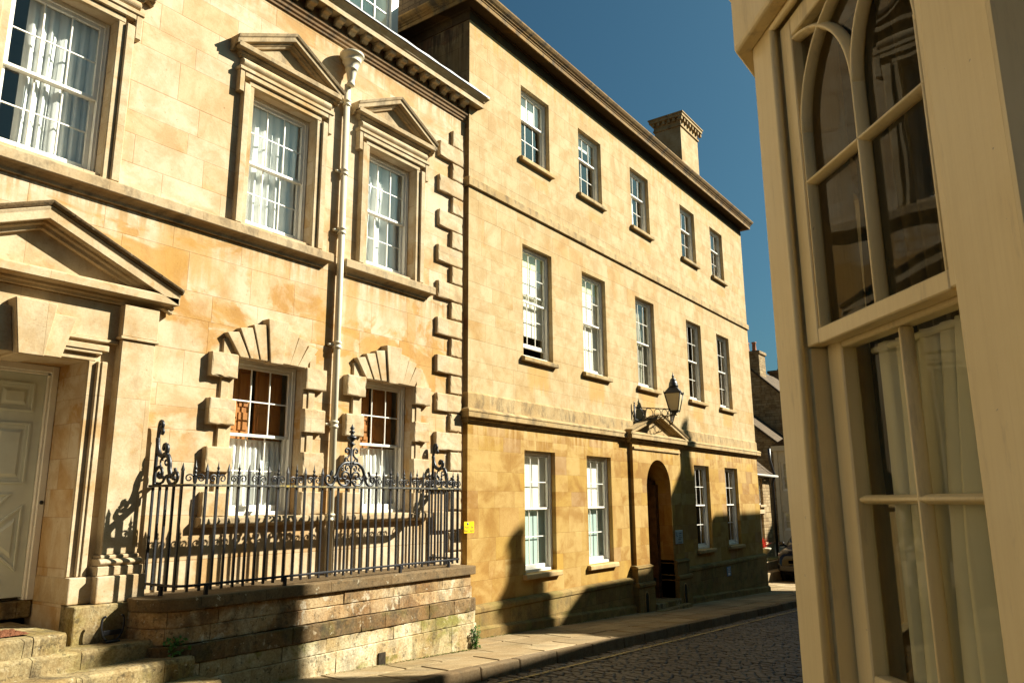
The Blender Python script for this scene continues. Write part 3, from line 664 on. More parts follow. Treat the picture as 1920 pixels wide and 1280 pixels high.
# door leaf
def panelled_door(root):
    yd = YA+0.64
    m = MB()
    for s in (-1, 1):
        a, b = sorted((DC+s*0.56, DC+s*0.627)); m.box(a, b, yd-0.05, yd+0.1, 0.97, 3.36)
        a, b = sorted((DC+s*0.535, DC+s*0.56)); m.box(a, b, yd-0.025, yd+0.1, 0.97, 3.26)
    m.box(DC-0.56, DC+0.56, yd-0.05, yd+0.1, 3.285, 3.358); m.box(DC-0.535, DC+0.535, yd-0.025, yd+0.1, 3.26, 3.2845)
    build('door_frame', m, PAINT, root, bevel=0.006)
    m = MB(); m.box(DC-0.533, DC+0.533, yd+0.01, yd+0.06, 1.0, 3.258)
    d = build('door', m, DOORP, root, bevel=0.004)
    m = MB()
    def panel(x0, x1, z0, z1):                     # raised bolection frame and fielded centre
        for (i_, t_, p) in ((0, 0.022, 0.016), (0.022, 0.03, 0.006)):
            a, b, c, e = x0+i_, x1-i_, z0+i_, z1-i_
            m.box(a, a+t_, yd+0.01-p, yd+0.009, c, e); m.box(b-t_, b, yd+0.01-p, yd+0.009, c, e)
            m.box(a+t_, b-t_, yd+0.01-p, yd+0.009, c, c+t_); m.box(a+t_, b-t_, yd+0.01-p, yd+0.009, e-t_, e)
        a, b, c, e = x0+0.07, x1-0.07, z0+0.07, z1-0.07
        m.add([(a,yd+0.009,c),(b,yd+0.009,c),(b,yd+0.009,e),(a,yd+0.009,e),(a+.03,yd-0.006,c+.03),(b-.03,yd-0.006,c+.03),(b-.03,yd-0.006,e-.03),(a+.03,yd-0.006,e-.03)],
              [(0,1,5,4),(1,2,6,5),(2,3,7,6),(3,0,4,7),(4,5,6,7)])
    for s in (-1, 1):
        for z0, z1 in ((2.86,3.16),(2.12,2.74)):
            a, b = sorted((DC+s*0.06, DC+s*0.43)); panel(a, b, z0, z1)
    # lower half: a diagonal cross in a square
    def tri(P):
        cx = sum(p[0] for p in P)/3; cz = sum(p[1] for p in P)/3
        for f0, f1, p in ((1.0, 0.86, 0.016),):
            o = [(cx+(a-cx)*f0, cz+(b-cz)*f0) for a, b in P]; q = [(cx+(a-cx)*f1, cz+(b-cz)*f1) for a, b in P]
            for i in range(3):
                j = (i+1) % 3
                m.prism([o[i], o[j], q[j], q[i]], yd+0.01-p, yd+0.009)
        q = [(cx+(a-cx)*0.62, cz+(b-cz)*0.62) for a, b in P]; r = [(cx+(a-cx)*0.45, cz+(b-cz)*0.45) for a, b in P]
        m.add([(a,yd+0.009,b) for a, b in q]+[(a,yd-0.006,b) for a, b in r], [(0,1,4,3),(1,2,5,4),(2,0,3,5),(3,4,5)])
    X0, X1, Z0, Z1 = DC-0.44, DC+0.44, 1.14, 2.02; g = 0.055; cx, cz = (X0+X1)/2, (Z0+Z1)/2
    tri([(X1, Z0+2*g), (X1, Z1-2*g), (cx+g, cz)]); tri([(X0, Z1-2*g), (X0, Z0+2*g), (cx-g, cz)])
    tri([(X0+2*g, Z1), (cx, cz+g), (X1-2*g, Z1)][::-1]); tri([(X0+2*g, Z0), (X1-2*g, Z0), (cx, cz-g)])
    build('panel', m, DOORP, d, bevel=0.003)
    m = MB(); m.lathe([(0.001,0),(0.02,0.002),(0.02,0.012),(0.009,0.016),(0.001,0.016)], 0, 0, 12)
    m.v = [(DC+0.595+x, yd-0.05-z, 1.93+y) for x, y, z in m.v]; build('bell_push', m, IRON, root)
    m = MB(); m.box(DC-0.628, DC+0.618, YA+0.60, YA+0.74, 0.80, 0.965); build('threshold', m, STEP_ST, root, bevel=0.01)
panelled_door(A)
# dormer above the gutter
dm = MB(); y0 = 1.15
dm.box(9.02, 9.20, y0, y0+0.3, 9.6, 11.9); dm.box(7.5, 7.68, y0, y0+0.3, 9.6, 11.9); dm.box(7.68, 9.02, y0, y0+0.3, 11.75, 11.9); dm.box(7.45, 9.25, y0+0.05, y0+3, 11.91, 12.0)
dm.box(7.5, 7.6, y0+0.31, y0+2.5, 9.6, 11.9); dm.box(9.1, 9.2, y0+0.31, y0+2.5, 9.6, 11.9)
do = build('dormer', dm, PAINT, A, bevel=0.006)
g_ = MB(); b_ = MB()
b_.box(7.68, 9.02, y0+0.06, y0+0.11, 9.6, 9.9); b_.box(7.681, 7.73, y0+0.06, y0+0.11, 9.9, 11.7); b_.box(8.97, 9.019, y0+0.06, y0+0.11, 9.9, 11.7)
for i in range(1, 4):
    xx = 7.73+1.24*i/4; b_.box(xx-.01, xx+.01, y0+0.066, y0+0.1, 9.9, 11.7)
for i in range(1, 6):
    zz = 9.9+1.8*i/6; b_.box(7.73, 8.97, y0+0.07, y0+0.095, zz-.01, zz+.01)
build('sash', b_, PAINT, do, bevel=0.003)
for i in range(4):
    for j in range(6):
        xx = 7.73+1.24*i/4; zz = 9.9+1.8*j/6; t = [random.uniform(-.003,.003) for _ in range(4)]
        g_.quad((xx,y0+.085+t[0],zz),(xx+.31,y0+.085+t[1],zz),(xx+.31,y0+.085+t[2],zz+.3),(xx,y0+.085+t[3],zz+.3))
build('pane', g_, GLASS, do)
m = MB(); m.box(7.7, 9.0, y0+0.5, y0+0.52, 9.6, 11.7); build('blind', m, SAGE, do)

# ------------------------------------------------------------------ downpipe
px, py = 7.045, YA-0.075
dp = thing('drainpipe', 'cream painted drainpipe with fluted hopper head between the two pairs of windows', 'drainpipe', (px, py, 0.93))
m = MB(); m.tube([(px,py,0.93),(px,py,8.02)], 0.047, 14); build('pipe', m, PIPEP, dp)
m = MB(); m.lathe([(0.055,7.93),(0.068,7.94),(0.068,7.985),(0.055,7.99),(0.062,8.03),(0.082,8.15),(0.088,8.20),(0.105,8.205),(0.108,8.235),(0.10,8.24),(0.125,8.30),(0.142,8.335),(0.155,8.34),(0.157,8.37),(0.148,8.375),(0.165,8.41),(0.195,8.445),(0.205,8.45),(0.207,8.485),(0.198,8.49),(0.185,8.50),(0.18,8.44)], px, py-0.07, 24); m.v = [(px+(x-px)*0.88, py-0.07+(y-py+0.07)*0.88, 8.5+(z-8.5)*0.92) for x, y, z in m.v]
build('hopper', m, PIPEP, dp)
for z in (7.72, 6.62, 5.72, 4.05, 2.95, 1.72):
    m = MB(); m.lathe([(0.05,z-.05),(0.062,z-.045),(0.062,z-.02),(0.055,z-.015),(0.055,z+.015),(0.064,z+.02),(0.064,z+.045),(0.05,z+.05)], px, py, 16)
    m.tube([(px-0.05,py+0.02,z),(px-0.105,py+0.045,z)], 0.02, 8); m.lathe([(0.001,z-.02),(0.024,z-.012),(0.024,z+.012),(0.001,z+.02)], px-0.105, py+0.04, 10)
    build('collar', m, PIPEP, dp)
# ------------------------------------------------------------------ railing on the low wall
RY = -0.57; XL, XR = 4.57, 9.10; rad = 0.16
def rail_path():
    P = [(XL, YA-0.02)]
    P += [(XL+0.005, RY+rad)]
    for i in range(1, 9):
        a = math.pi+ (math.pi/2)*i/8
        P.append((XL+rad+rad*math.cos(a), RY+rad+rad*math.sin(a)))
    for i in range(0, 9):
        a = 1.5*math.pi+(math.pi/2)*i/8
        P.append((XR-rad+rad*math.cos(a), RY+rad+rad*math.sin(a)))
    P.append((XR, YA-0.02)); return P
RP = rail_path()
seglen = [math.hypot(b[0]-a[0], b[1]-a[1]) for a, b in zip(RP, RP[1:])]; RLEN = sum(seglen)
def on_rail(s):
    for (a, b), l in zip(zip(RP, RP[1:]), seglen):
        if s <= l: return (a[0]+(b[0]-a[0])*s/l, a[1]+(b[1]-a[1])*s/l)
        s -= l
    return RP[-1]
ra = thing('iron_railing', 'black iron railing with scrolled crests and spikes on top of the low wall', 'railing', (6.83, RY, 0.99))
def flat_rail(z0, z1, wd, mat):
    m = MB(); m.sweep(RP, [(-wd/2,z0),(wd/2,z0),(wd/2,z1),(-wd/2,z1)]); return build('rail', m, mat, ra, bevel=0.004)
flat_rail(2.085, 2.11, 0.085, RAILM); flat_rail(1.075, 1.10, 0.035, IRON)
mid_s = RLEN/2
def bar_mesh(kind):
    m = MB(); h = 0.0125
    if kind == 'plain':
        m.box(-h, h, -h, h, 1.03, 2.084); m.box(-h, h, -h, h, 2.111, 2.25)
        m.add([(-.016,-.016,2.25),(.016,-.016,2.25),(.016,.016,2.25),(-.016,.016,2.25),(0,0,2.345)], [(3,2,1,0),(0,1,4),(1,2,4),(2,3,4),(3,0,4)])
    elif kind == 'finial':
        m.box(-h, h, -h, h, 1.03, 2.084); m.box(-h, h, -h, h, 2.111, 2.19)
        m.lathe([(0.001,2.19),(0.017,2.195),(0.017,2.205),(0.009,2.215),(0.018,2.235),(0.018,2.245),(0.009,2.257),(0.014,2.275),(0.016,2.285),(0.008,2.30),(0.001,2.365)], 0, 0, 8)
        for s in (-1, 1):
            pts = [(s*0.012, 2.125)]+[(s*(0.058+q*math.cos(a)), 2.17+q*math.sin(a)) for q, a in [(0.048-0.036*i/16, math.pi*1.12-(math.pi*2.6)*i/16) for i in range(17)]]
            m.tube([(x, 0, z) for x, z in pts], 0.0085, 5)
    elif kind == 'low':
        m.box(-h, h, -h, h, 1.03, 2.084)
    else:
        m.box(-0.02, 0.02, -0.02, 0.02, 0.985, 2.084)
    return m
protos = {}
def put_bar(kind, s):
    x, y = on_rail(s)
    a = on_rail(max(0, s-0.02)); b = on_rail(min(RLEN, s+0.02)); rz = math.atan2(b[1]-a[1], b[0]-a[0])
    if kind not in protos:
        m = bar_mesh(kind); o = build('bar', m, IRON, None, (0,0,0), bevel=0.0025); protos[kind] = o
    else:
        o = protos[kind].copy(); col.objects.link(o)
    o.parent = ra; o.location = (x-ra.location.x, y-ra.location.y, -ra.location.z); o.rotation_euler = (0, 0, rz)
nb = 43; sp_ = RLEN/nb
for i in range(nb+1):
    s = 0.03+(RLEN-0.06)*i/nb
    d = abs(s-mid_s)
    ends = s < 0.52 or s > RLEN-0.46
    if d < 0.03: put_bar('post', s)
    elif d < 0.44 or ends: put_bar('low', s)
    elif i % 6 == 0: put_bar('plain', s)
    else: put_bar('finial' if i % 2 else 'plain', s)
for s in (0.34, 0.9, 1.9, RLEN-1.9, RLEN-0.9, RLEN-0.3):   # short feet into the coping
    x, y = on_rail(s); m = MB(); m.box(x-.018, x+.018, y-.018, y+.018, 0.97, 1.074); build('foot', m, IRON, ra, bevel=0.003)
# centre crest
def crest(parent, place, name):
    """place(u, w) -> xyz ; builds the tall scrolled crest of the middle panel"""
    m = MB()
    def T(pts, r=0.0085, k=5): m.tube([place(*p) for p in smooth_path(pts, k)], r*1.6, 6)
    def SP(pts, r=0.0085): m.tube([place(*p) for p in pts], r, 5)
    for s in (-1, 1):
        T([(s*0.03,0.29),(s*0.105,0.288),(s*0.16,0.26),(s*0.205,0.215),(s*0.225,0.17),(s*0.25,0.12),(s*0.285,0.10)], 0.013)
        T([(s*0.225,0.165),(s*0.25,0.10),(s*0.27,0.05),(s*0.31,0.012),(s*0.36,0.012),(s*0.405,0.045),(s*0.415,0.09),(s*0.385,0.125),(s*0.35,0.11),(s*0.345,0.075),(s*0.365,0.062)], 0.0105)
        T([(s*0.33,0.125),(s*0.325,0.155),(s*0.31,0.185)], 0.012)
        T([(s*0.225,0.155),(s*0.215,0.09),(s*0.18,0.03),(s*0.12,0.008),(s*0.06,0.02),(s*0.03,0.06)], 0.0105)
        T([(s*0.012,0.10),(s*0.04,0.16),(s*0.095,0.18),(s*0.14,0.15),(s*0.135,0.105),(s*0.095,0.092),(s*0.08,0.12),(s*0.10,0.13)], 0.009)
        T([(s*0.14,0.12),(s*0.165,0.09),(s*0.20,0.10),(s*0.215,0.14)], 0.007)
        T([(s*0.012,0.05),(s*0.05,0.075),(s*0.09,0.06),(s*0.085,0.035),(s*0.06,0.04)], 0.007)
        T([(s*0.012,0.225),(s*0.035,0.265),(s*0.075,0.262),(s*0.095,0.23),(s*0.08,0.205),(s*0.055,0.21),(s*0.058,0.232)], 0.0075)
        T([(s*0.195,0.215),(s*0.17,0.235),(s*0.14,0.23),(s*0.135,0.205),(s*0.155,0.2)], 0.0065)
        T([(s*0.105,0.29),(s*0.10,0.345),(s*0.065,0.36),(s*0.03,0.40),(s*0.035,0.455),(s*0.07,0.475),(s*0.10,0.455),(s*0.095,0.425),(s*0.07,0.43)], 0.0085)
        T([(s*0.012,0.30),(s*0.045,0.315),(s*0.07,0.345),(s*0.055,0.365)], 0.006)
    m.tube([place(0, 0.0), place(0, 0.49)], 0.014, 6)
    o = build(name, m, IRON, parent)
    f = MB(); b = place(0, 0.48)
    f.lathe([(0.001,b[2]),(0.02,b[2]+.02),(0.026,b[2]+.035),(0.055,b[2]+.05),(0.03,b[2]+.062),(0.02,b[2]+.085),(0.065,b[2]+.125),(0.066,b[2]+.14),(0.05,b[2]+.152),(0.02,b[2]+.172),
             (0.022,b[2]+.19),(0.042,b[2]+.205),(0.03,b[2]+.22),(0.014,b[2]+.232),(0.034,b[2]+.255),(0.02,b[2]+.268),(0.012,b[2]+.285),(0.001,b[2]+.31)], b[0], b[1], 12)
    build('finial', f, IRON, o); return o
cx_, cy_ = on_rail(mid_s)
crest(ra, lambda u, w_: (cx_+u, cy_, 2.112+w_), 'crest')
# end crests: half scrolls climbing to the wall, standing on the returns
def end_crest(side):
    """u runs along the rail from the wall end"""
    def place(u, w_):
        s = 0.03+u if side < 0 else RLEN-0.03-u
        x, y = on_rail(max(0.0, min(RLEN, s))); return (x, y, 2.112+w_)
    m = MB()
    def T(pts, r=0.009): m.tube([place(*p) for p in smooth_path(pts, 6)], r*1.85, 6)
    T([(0.01,0.0),(0.012,0.35),(0.02,0.62),(0.05,0.68),(0.085,0.655),(0.08,0.615),(0.055,0.62)], 0.012)
    T([(0.02,0.42),(0.02,0.52),(0.045,0.585),(0.085,0.595),(0.105,0.565),(0.085,0.54)], 0.0105)
    T([(0.012,0.50),(0.03,0.40),(0.075,0.325),(0.15,0.30),(0.205,0.335),(0.21,0.395),(0.17,0.42),(0.15,0.39),(0.165,0.375)], 0.015)
    T([(0.17,0.32),(0.235,0.30),(0.275,0.235),(0.285,0.16),(0.31,0.10),(0.34,0.075)], 0.015)
    T([(0.02,0.0),(0.0,0.06),(0.015,0.14),(0.075,0.185),(0.135,0.165),(0.15,0.11),(0.115,0.075),(0.08,0.09),(0.085,0.12),(0.105,0.12)], 0.0105)
    T([(0.06,0.015),(0.12,0.01),(0.18,0.03),(0.19,0.065),(0.165,0.085),(0.14,0.07)], 0.0085)
    T([(0.12,0.185),(0.10,0.23),(0.115,0.27),(0.145,0.26)], 0.006)
    T([(0.25,0.22),(0.22,0.20),(0.19,0.225),(0.20,0.255),(0.225,0.25)], 0.006)
    T([(0.30,0.12),(0.27,0.06),(0.31,0.01),(0.37,0.0),(0.43,0.03),(0.45,0.08),(0.42,0.12),(0.37,0.11),(0.355,0.075),(0.38,0.055),(0.40,0.07)], 0.011)
    T([(0.37,0.115),(0.395,0.13),(0.39,0.165)], 0.011)
    T([(0.20,0.05),(0.235,0.09),(0.29,0.09)], 0.0075)
    build('crest', m, IRON, ra)
end_crest(-1); end_crest(1)

# ------------------------------------------------------------------ low wall
lw = thing('low_wall', 'low mossy stone wall with dark coping carrying the black railing', 'wall', (6.8, RY, zg(6.8)))
def wall_path(off):
    P = [(4.30, YA+0.01)]
    r0 = 0.42
    P.append((4.30-off*0.2, RY+r0))
    for i in range(1, 11):
        a = math.pi+(math.pi/2)*i/10; P.append((4.72+(0.42+off)*math.cos(a), RY+0.34+(0.42+off)*math.sin(a)+0.0))
    P += [(5.6, RY-0.08-off), (7.0, RY-0.08-off), (8.6, RY-0.08-off), (9.22+off, RY-0.08-off), (9.22+off, YA+0.01)]
    return P
def slab(P, z0, z1, mat, name, bev):
    m = MB(); n = len(P)
    f0 = z0 if callable(z0) else (lambda x: z0)
    f1 = z1 if callable(z1) else (lambda x: z1)
    vs = [(x, y, f0(x)) for x, y in P]+[(x, y, f1(x)) for x, y in P]
    fs = [tuple(range(n)), tuple(range(2*n-1, n-1, -1))]+[(i, i+n, (i+1)%n+n, (i+1)%n) for i in range(n)]
    m.add(vs, fs); return build(name, m, mat, lw, bevel=bev, seg=2)
slab(wall_path(-0.02), lambda x: zg(x)-0.1, 0.86, SOIL, 'wall_body', 0.0)
slab(wall_path(0.045), 0.862, 0.985, COPING, 'coping', 0.014)
def path_point(P, L, s):
    for (a, b), l in zip(zip(P, P[1:]), L):
        if s <= l: return (a[0]+(b[0]-a[0])*s/l, a[1]+(b[1]-a[1])*s/l)
        s -= l
    return P[-1]
def courses(specs, mat, name, seed):
    rr = random.Random(seed); m = MB()
    for (z0, z1, off, l0, l1) in specs:
        P = wall_path(off)[1:-1]+[(9.22+off, -0.25)]
        L = [math.hypot(b[0]-a[0], b[1]-a[1]) for a, b in zip(P, P[1:])]; T = sum(L); s = 0.0
        while s < T-0.02:
            l = min(rr.uniform(l0, l1), T-s)
            if T-s-l < 0.14: l = T-s
            e0, e1 = s+0.0025, s+l-0.0025; n = max(2, int((e1-e0)/0.07))
            pts = [path_point(P, L, e0+(e1-e0)*i/n) for i in range(n+1)]
            po = rr.uniform(-.006, .004); t0 = rr.uniform(0, .003); t1 = rr.uniform(0, .004)
            zb = (lambda x: zg(x)-0.1) if z0 is None else (lambda x: z0+t0)
            rows = []
            for q in range(len(pts)):
                a = pts[max(q-1,0)]; b = pts[min(q+1,len(pts)-1)]; d = math.hypot(b[0]-a[0], b[1]-a[1]); nx, ny = (b[1]-a[1])/d, -(b[0]-a[0])/d
                x, y = pts[q]; w1, w2, w3 = (po+rr.uniform(-.004,.004) for _ in range(3)); zz0 = zb(x); zz1 = z1-t1+rr.uniform(-.003,.003)
                e = 0.008
                rows.append([(x-nx*.05, y-ny*.05, zz0), (x+nx*(w1-e), y+ny*(w1-e), zz0), (x+nx*w1, y+ny*w1, zz0+e), (x+nx*w2, y+ny*w2, (zz0+zz1)/2), (x+nx*w3, y+ny*w3, zz1-e), (x+nx*(w3-e), y+ny*(w3-e), zz1), (x-nx*.05, y-ny*.05, zz1)])
            m.grid(rows, False, False, True); s += l
    return build(name, m, mat, lw)
courses([(0.70,0.862,0.0,0.40,0.75),(0.535,0.70,0.0,0.36,0.70)], W_ISL, 'upper_course', 3)
courses([(0.35,0.535,0.05,0.30,0.55)], P_ISL, 'projecting_course', 4)
courses([(0.185,0.35,0.035,0.22,0.48),(None,0.185,0.05,0.45,0.85)], M_ISL, 'base_course', 5)
m = MB(); m.box(7.28, 7.40, RY-0.146, RY-0.12, -0.09, 0.06); build('drain_hole', m, SOIL, lw)

# ------------------------------------------------------------------ steps up to the door
st = thing('stone_steps', 'worn mossy stone steps leading up to the white panelled door', 'steps', (3.2, -0.6, zg(3.2)))
rr_ = random.Random(9)
def step(x0, x1, yf, yb, zt, h, joints, seed):
    rr_.seed(seed); xs = [x0]+joints+[x1]
    m = MB()
    for a, b in zip(xs, xs[1:]):
        n = 10; top = []; d = rr_.uniform(-.008, .008)
        sag = lambda q: zt+d+0.006*math.sin(q*3.1)+rr_.uniform(-.004, .004)
        fr = [(a+.003+(b-a-.006)*i/n) for i in range(n+1)]
        rows = [[(q, yf+rr_.uniform(-.005,.005)+0.008, zt-h) for q in fr], [(q, yf+rr_.uniform(-.006,.006), zt-0.03+d) for q in fr],
                [(q, yf+0.022+rr_.uniform(-.004,.004), sag(q)) for q in fr], [(q, (yf+yb)/2, sag(q)) for q in fr], [(q, yb, zt+d) for q in fr], [(q, yb, zt-h) for q in fr]]
        m.grid(rows, False, False, False)
        for e in (0, n): m.add([r[e] for r in rows], [(0,1,2,3,4,5) if e == 0 else (5,4,3,2,1,0)])
    build('step', m, STEP_ST, st, bevel=0.006)
step(0.6, 3.60, -0.44, 0.72, 0.78, 0.26, [1.9, 3.32], 1)
step(0.3, 4.50, -0.50, -0.1, 0.605, 0.26, [2.3, 3.72], 2)
step(0.1, 4.68, -0.80, -0.3, 0.44, 0.28, [2.0, 3.55, 4.36], 3)
step(-0.2, 4.75, -1.16, -0.5, 0.25, 0.26, [1.5, 3.0], 4)
bs = thing('boot_scraper', 'small black iron boot scraper beside the doorway pier on the second step', 'boot scraper', (4.10, -0.27, 0.605))
m = MB()
for s in (-1, 1): m.tube(smooth_path([(4.10+s*0.03,-0.27,0.60),(4.10+s*0.085,-0.27,0.66),(4.10+s*0.11,-0.27,0.75),(4.10+s*0.10,-0.27,0.83),(4.10+s*0.075,-0.285,0.845)],4), 0.012, 6)
build('arm', m, IRON, bs)
m = MB(); m.box(4.01, 4.19, -0.276, -0.264, 0.67, 0.715); build('blade', m, IRON, bs, bevel=0.002)
m = MB(); m.box(4.03, 4.17, -0.31, -0.23, 0.603, 0.62); build('foot', m, IRON, bs, bevel=0.004)
k = N('coir', 0.95, 0.1); n_ = k.noise(k.pos, 90, 4, 0.7); k.color(k.mix(k.ss(n_,0.35,0.65), (0.13,0.045,0.02), (0.24,0.10,0.05))); k.bump(n_, 1.0, 0.02)
m = MB(); rows = []
for j in range(9):
    rows.append([(2.55+0.8*i/30+random.uniform(-.004,.004), -0.30+0.38*j/8+random.uniform(-.004,.004), 0.792+random.uniform(0,.012) if 0<j<8 and 0<i<30 else 0.783) for i in range(31)])
m.grid(rows, False); tag(build('doormat', m, k.m, None, (2.95,-0.1,0.785)), 'reddish brown coir mat on the landing in front of the white door', 'doormat')

# weeds
def leaf_mat(name, a, b):
    k = N(name, 0.5, 0.3); k.color(k.mix(k.ss(k.noise(k.pos, 60, 2), 0.35, 0.65), a, b))
    tr = k.new('ShaderNodeBsdfTranslucent'); tr.inputs[0].default_value = (*b, 1)
    mx = k.new('ShaderNodeMixShader'); mx.inputs[0].default_value = 0.3
    k.t.links.new(k.b.outputs[0], mx.inputs[1]); k.t.links.new(tr.outputs[0], mx.inputs[2]); k.t.links.new(mx.outputs[0], k.out.inputs[0]); return k.m
LEAF = leaf_mat('weed_leaf', (0.03,0.085,0.012), (0.09,0.20,0.03))
REDL = leaf_mat('red_leaf', (0.30,0.02,0.012), (0.55,0.05,0.03))
def leaf(m, p, d, l, wd, nrm):
    d = Vector(d).normalized(); sd_ = d.cross(Vector(nrm)).normalized()*wd; p = Vector(p); q = p+d*l; c = p+d*l*0.5+Vector(nrm)*l*0.12
    m.add([tuple(p), tuple(c-sd_), tuple(q), tuple(c+sd_), tuple(c)], [(0,1,4),(1,2,4),(2,3,4),(3,0,4)])
def weed(x, y, z, n, spread, h, size, label, seed, loc_wall=True):
    rr = random.Random(seed); m = MB(); st_ = MB()
    for i in range(n):
        a = rr.uniform(0, 6.28); q = spread*math.sqrt(rr.random()); b = (x+q*math.cos(a), y+0.6*q*math.sin(a), z+h*rr.random()**0.7)
        st_.tube([(x+0.2*q*math.cos(a), y, z-0.01), ((x+b[0])/2, (y+b[1])/2, z+0.6*(b[2]-z)), b], 0.0018, 4)
        for _ in range(3):
            leaf(m, b, (rr.uniform(-1,1), rr.uniform(-1,0.4), rr.uniform(-.3,.7)), size*rr.uniform(.6,1.2), size*0.36, (rr.uniform(-.5,.5), -0.6, 0.8))
    t = thing('weed', label, 'weed', (x, y, z)); build('foliage', m, LEAF, t); build('stem', st_, LEAF, t)
weed(4.55, -0.66, 0.44, 26, 0.14, 0.17, 0.045, 'bright green weed growing where the steps meet the dark end of the low wall', 3)
weed(9.20, -0.74, zg(9.2)+0.0, 70, 0.09, 0.30, 0.03, 'green weed clump at the foot of the low wall next to the pavement corner', 5)
# ------------------------------------------------------------------ plain townhouse on the right
B0, B1 = 9.91, 24.58
B = thing('stone_townhouse', 'long three storey honey stone townhouse with plain sash windows, arched doorway and deep eaves', 'house', (17, 0, zg(17)))
BW = 0.52
rowsB = {'g':(0.66,2.83), 'f':(4.58,6.79), 's':(8.59,10.16)}
def bh(row, skip=()): return [(c-BW, c+BW, *rowsB[row]) for i, c in enumerate(WC) if i not in skip]
DX, DR, DSP = 17.03, 0.66, 2.20
mb = MB(); wall_holes(mb, B0, B1, 3.34, 10.78, 0.0, 0.30, bh('f')+bh('s'))
mb.quad((B1,0,3.34),(B1,9,3.34),(B1,9,10.78),(B1,0,10.78))
mb.quad((B0,9,-2),(B0,9,10.78),(B1,9,10.78),(B1,9,-2))
build('upper_wall', mb, STONE_B, B)
mb = MB(); mb.quad((B0,0,3.34),(B0,9,3.34),(B0,9,10.99),(B0,0,10.99)); build('side_wall', mb, SIDE_B, B)
mb = MB(); wall_holes(mb, B0, 15.72, -1.2, 3.34, 0.0, 0.30, [h for h in bh('g', (2,3,4))]); mb.quad((B0,0,-1.2),(B0,0,3.34),(B0,9,3.34),(B0,9,-1.2)); build('lower_wall', mb, STONE_BL, B)
mb = MB(); wall_holes(mb, 18.34, B1, -1.2, 3.34, 0.0, 0.30, bh('g', (0,1,2))); mb.quad((B1,0,-1.2),(B1,9,-1.2),(B1,9,3.34),(B1,0,3.34)); build('lower_wall', mb, STONE_BL, B)
# projecting entrance bay with the arch
mb = MB(); yb = -0.09
for a, b in ((15.72, DX-DR), (DX+DR, 18.34)): mb.box(a, b, yb, 0.5, -1.2, 3.34)
n = 24
arc = [(DX-DR*math.cos(math.pi*i/n), DSP+DR*math.sin(math.pi*i/n)) for i in range(n+1)]
for (a, b) in zip(arc, arc[1:]):
    vs = [(a[0],yb,a[1]),(b[0],yb,b[1]),(b[0],yb,3.34),(a[0],yb,3.34),(a[0],0.5,a[1]),(b[0],0.5,b[1])]
    mb.add(vs, [(0,1,2,3),(0,4,5,1)])
build('entrance_wall', mb, STONE_BL, B)
mb = MB(); mb.box(DX-0.9, DX+0.9, 0.46, 0.53, -0.5, 3.2); dB = build('door', mb, DARKW, B)
mb = MB()
for s in (-1, 1):
    a, b = sorted((DX+s*0.05, DX+s*0.28)); 
    for z0, z1 in ((-0.15,0.6),(0.75,1.7),(1.85,2.3)): mb.box(a, b, 0.44, 0.459, z0, z1)
for s in (-1, 1):
    a, b = sorted((DX+s*0.50, DX+s*0.665)); mb.box(a, b, 0.25, 0.459, -0.4, 2.3)
mb.box(DX-0.66, DX+0.66, 0.3, 0.458, 2.3, 2.4)
build('panel', mb, DARKW, dB, bevel=0.01)
mb = MB(); mb.lathe([(0.001,0),(0.03,0.01),(0.035,0.03),(0.001,0.05)], 0, 0, 10); mb.v = [(DX+0.36+x, 0.45-z, 0.75+y) for x, y, z in mb.v]
build('handle', mb, plain('brass', (0.5,0.35,0.12), 0.3, 0.5, 0.1, 5, metal=0.9), dB)
mb = MB(); mb.box(DX-0.66, DX+0.66, -0.25, 0.46, -1.0, zg(DX)+0.16); mb.box(DX-0.85, DX+0.85, -0.42, -0.251, -1.0, zg(DX)+0.05); build('doorstep', mb, STEP_ST, B, bevel=0.012)
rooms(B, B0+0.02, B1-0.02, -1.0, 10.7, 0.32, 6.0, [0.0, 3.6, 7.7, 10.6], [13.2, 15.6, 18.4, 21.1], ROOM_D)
mb = MB(); mb.prism([(-0.3, 11.1), (4.5, 12.6), (9.3, 11.1)], B0-0.3, B1+0.3, 'x'); build('roof', mb, TILE, B)
# string course, cornice over the ground floor, blocking course, plinth
RET = lambda o=0.0: [(B0, 2.0), (B0, 0), (B1, 0), (B1, 2.0)]
mb = MB(); mb.sweep(RET(), [(0,7.41),(0.045,7.415),(0.045,7.57),(0,7.60)]); build('string_course', mb, WEATHER_B, B, bevel=0.004)
prC = [(0,3.205),(0.02,3.205),(0.025,3.24),(0.05,3.25),(0.055,3.285),(0.115,3.292),(0.115,3.37),(0.125,3.385),(0.125,3.405),(0.11,3.42),(0.10,3.43),(0.07,3.445),(0.0,3.46)]
mb = MB(); mb.sweep([(B0,2.0),(B0,0),(15.60,0),(15.60,-0.10),(18.46,-0.10),(18.46,0),(B1,0),(B1,2.0)], prC); build('cornice', mb, WEATHER_B, B, bevel=0.003)
mb = MB(); mb.sweep(RET(), [(0,3.44),(0.028,3.44),(0.028,3.70),(0,3.73)]); build('blocking_course', mb, WEATHER_B, B)
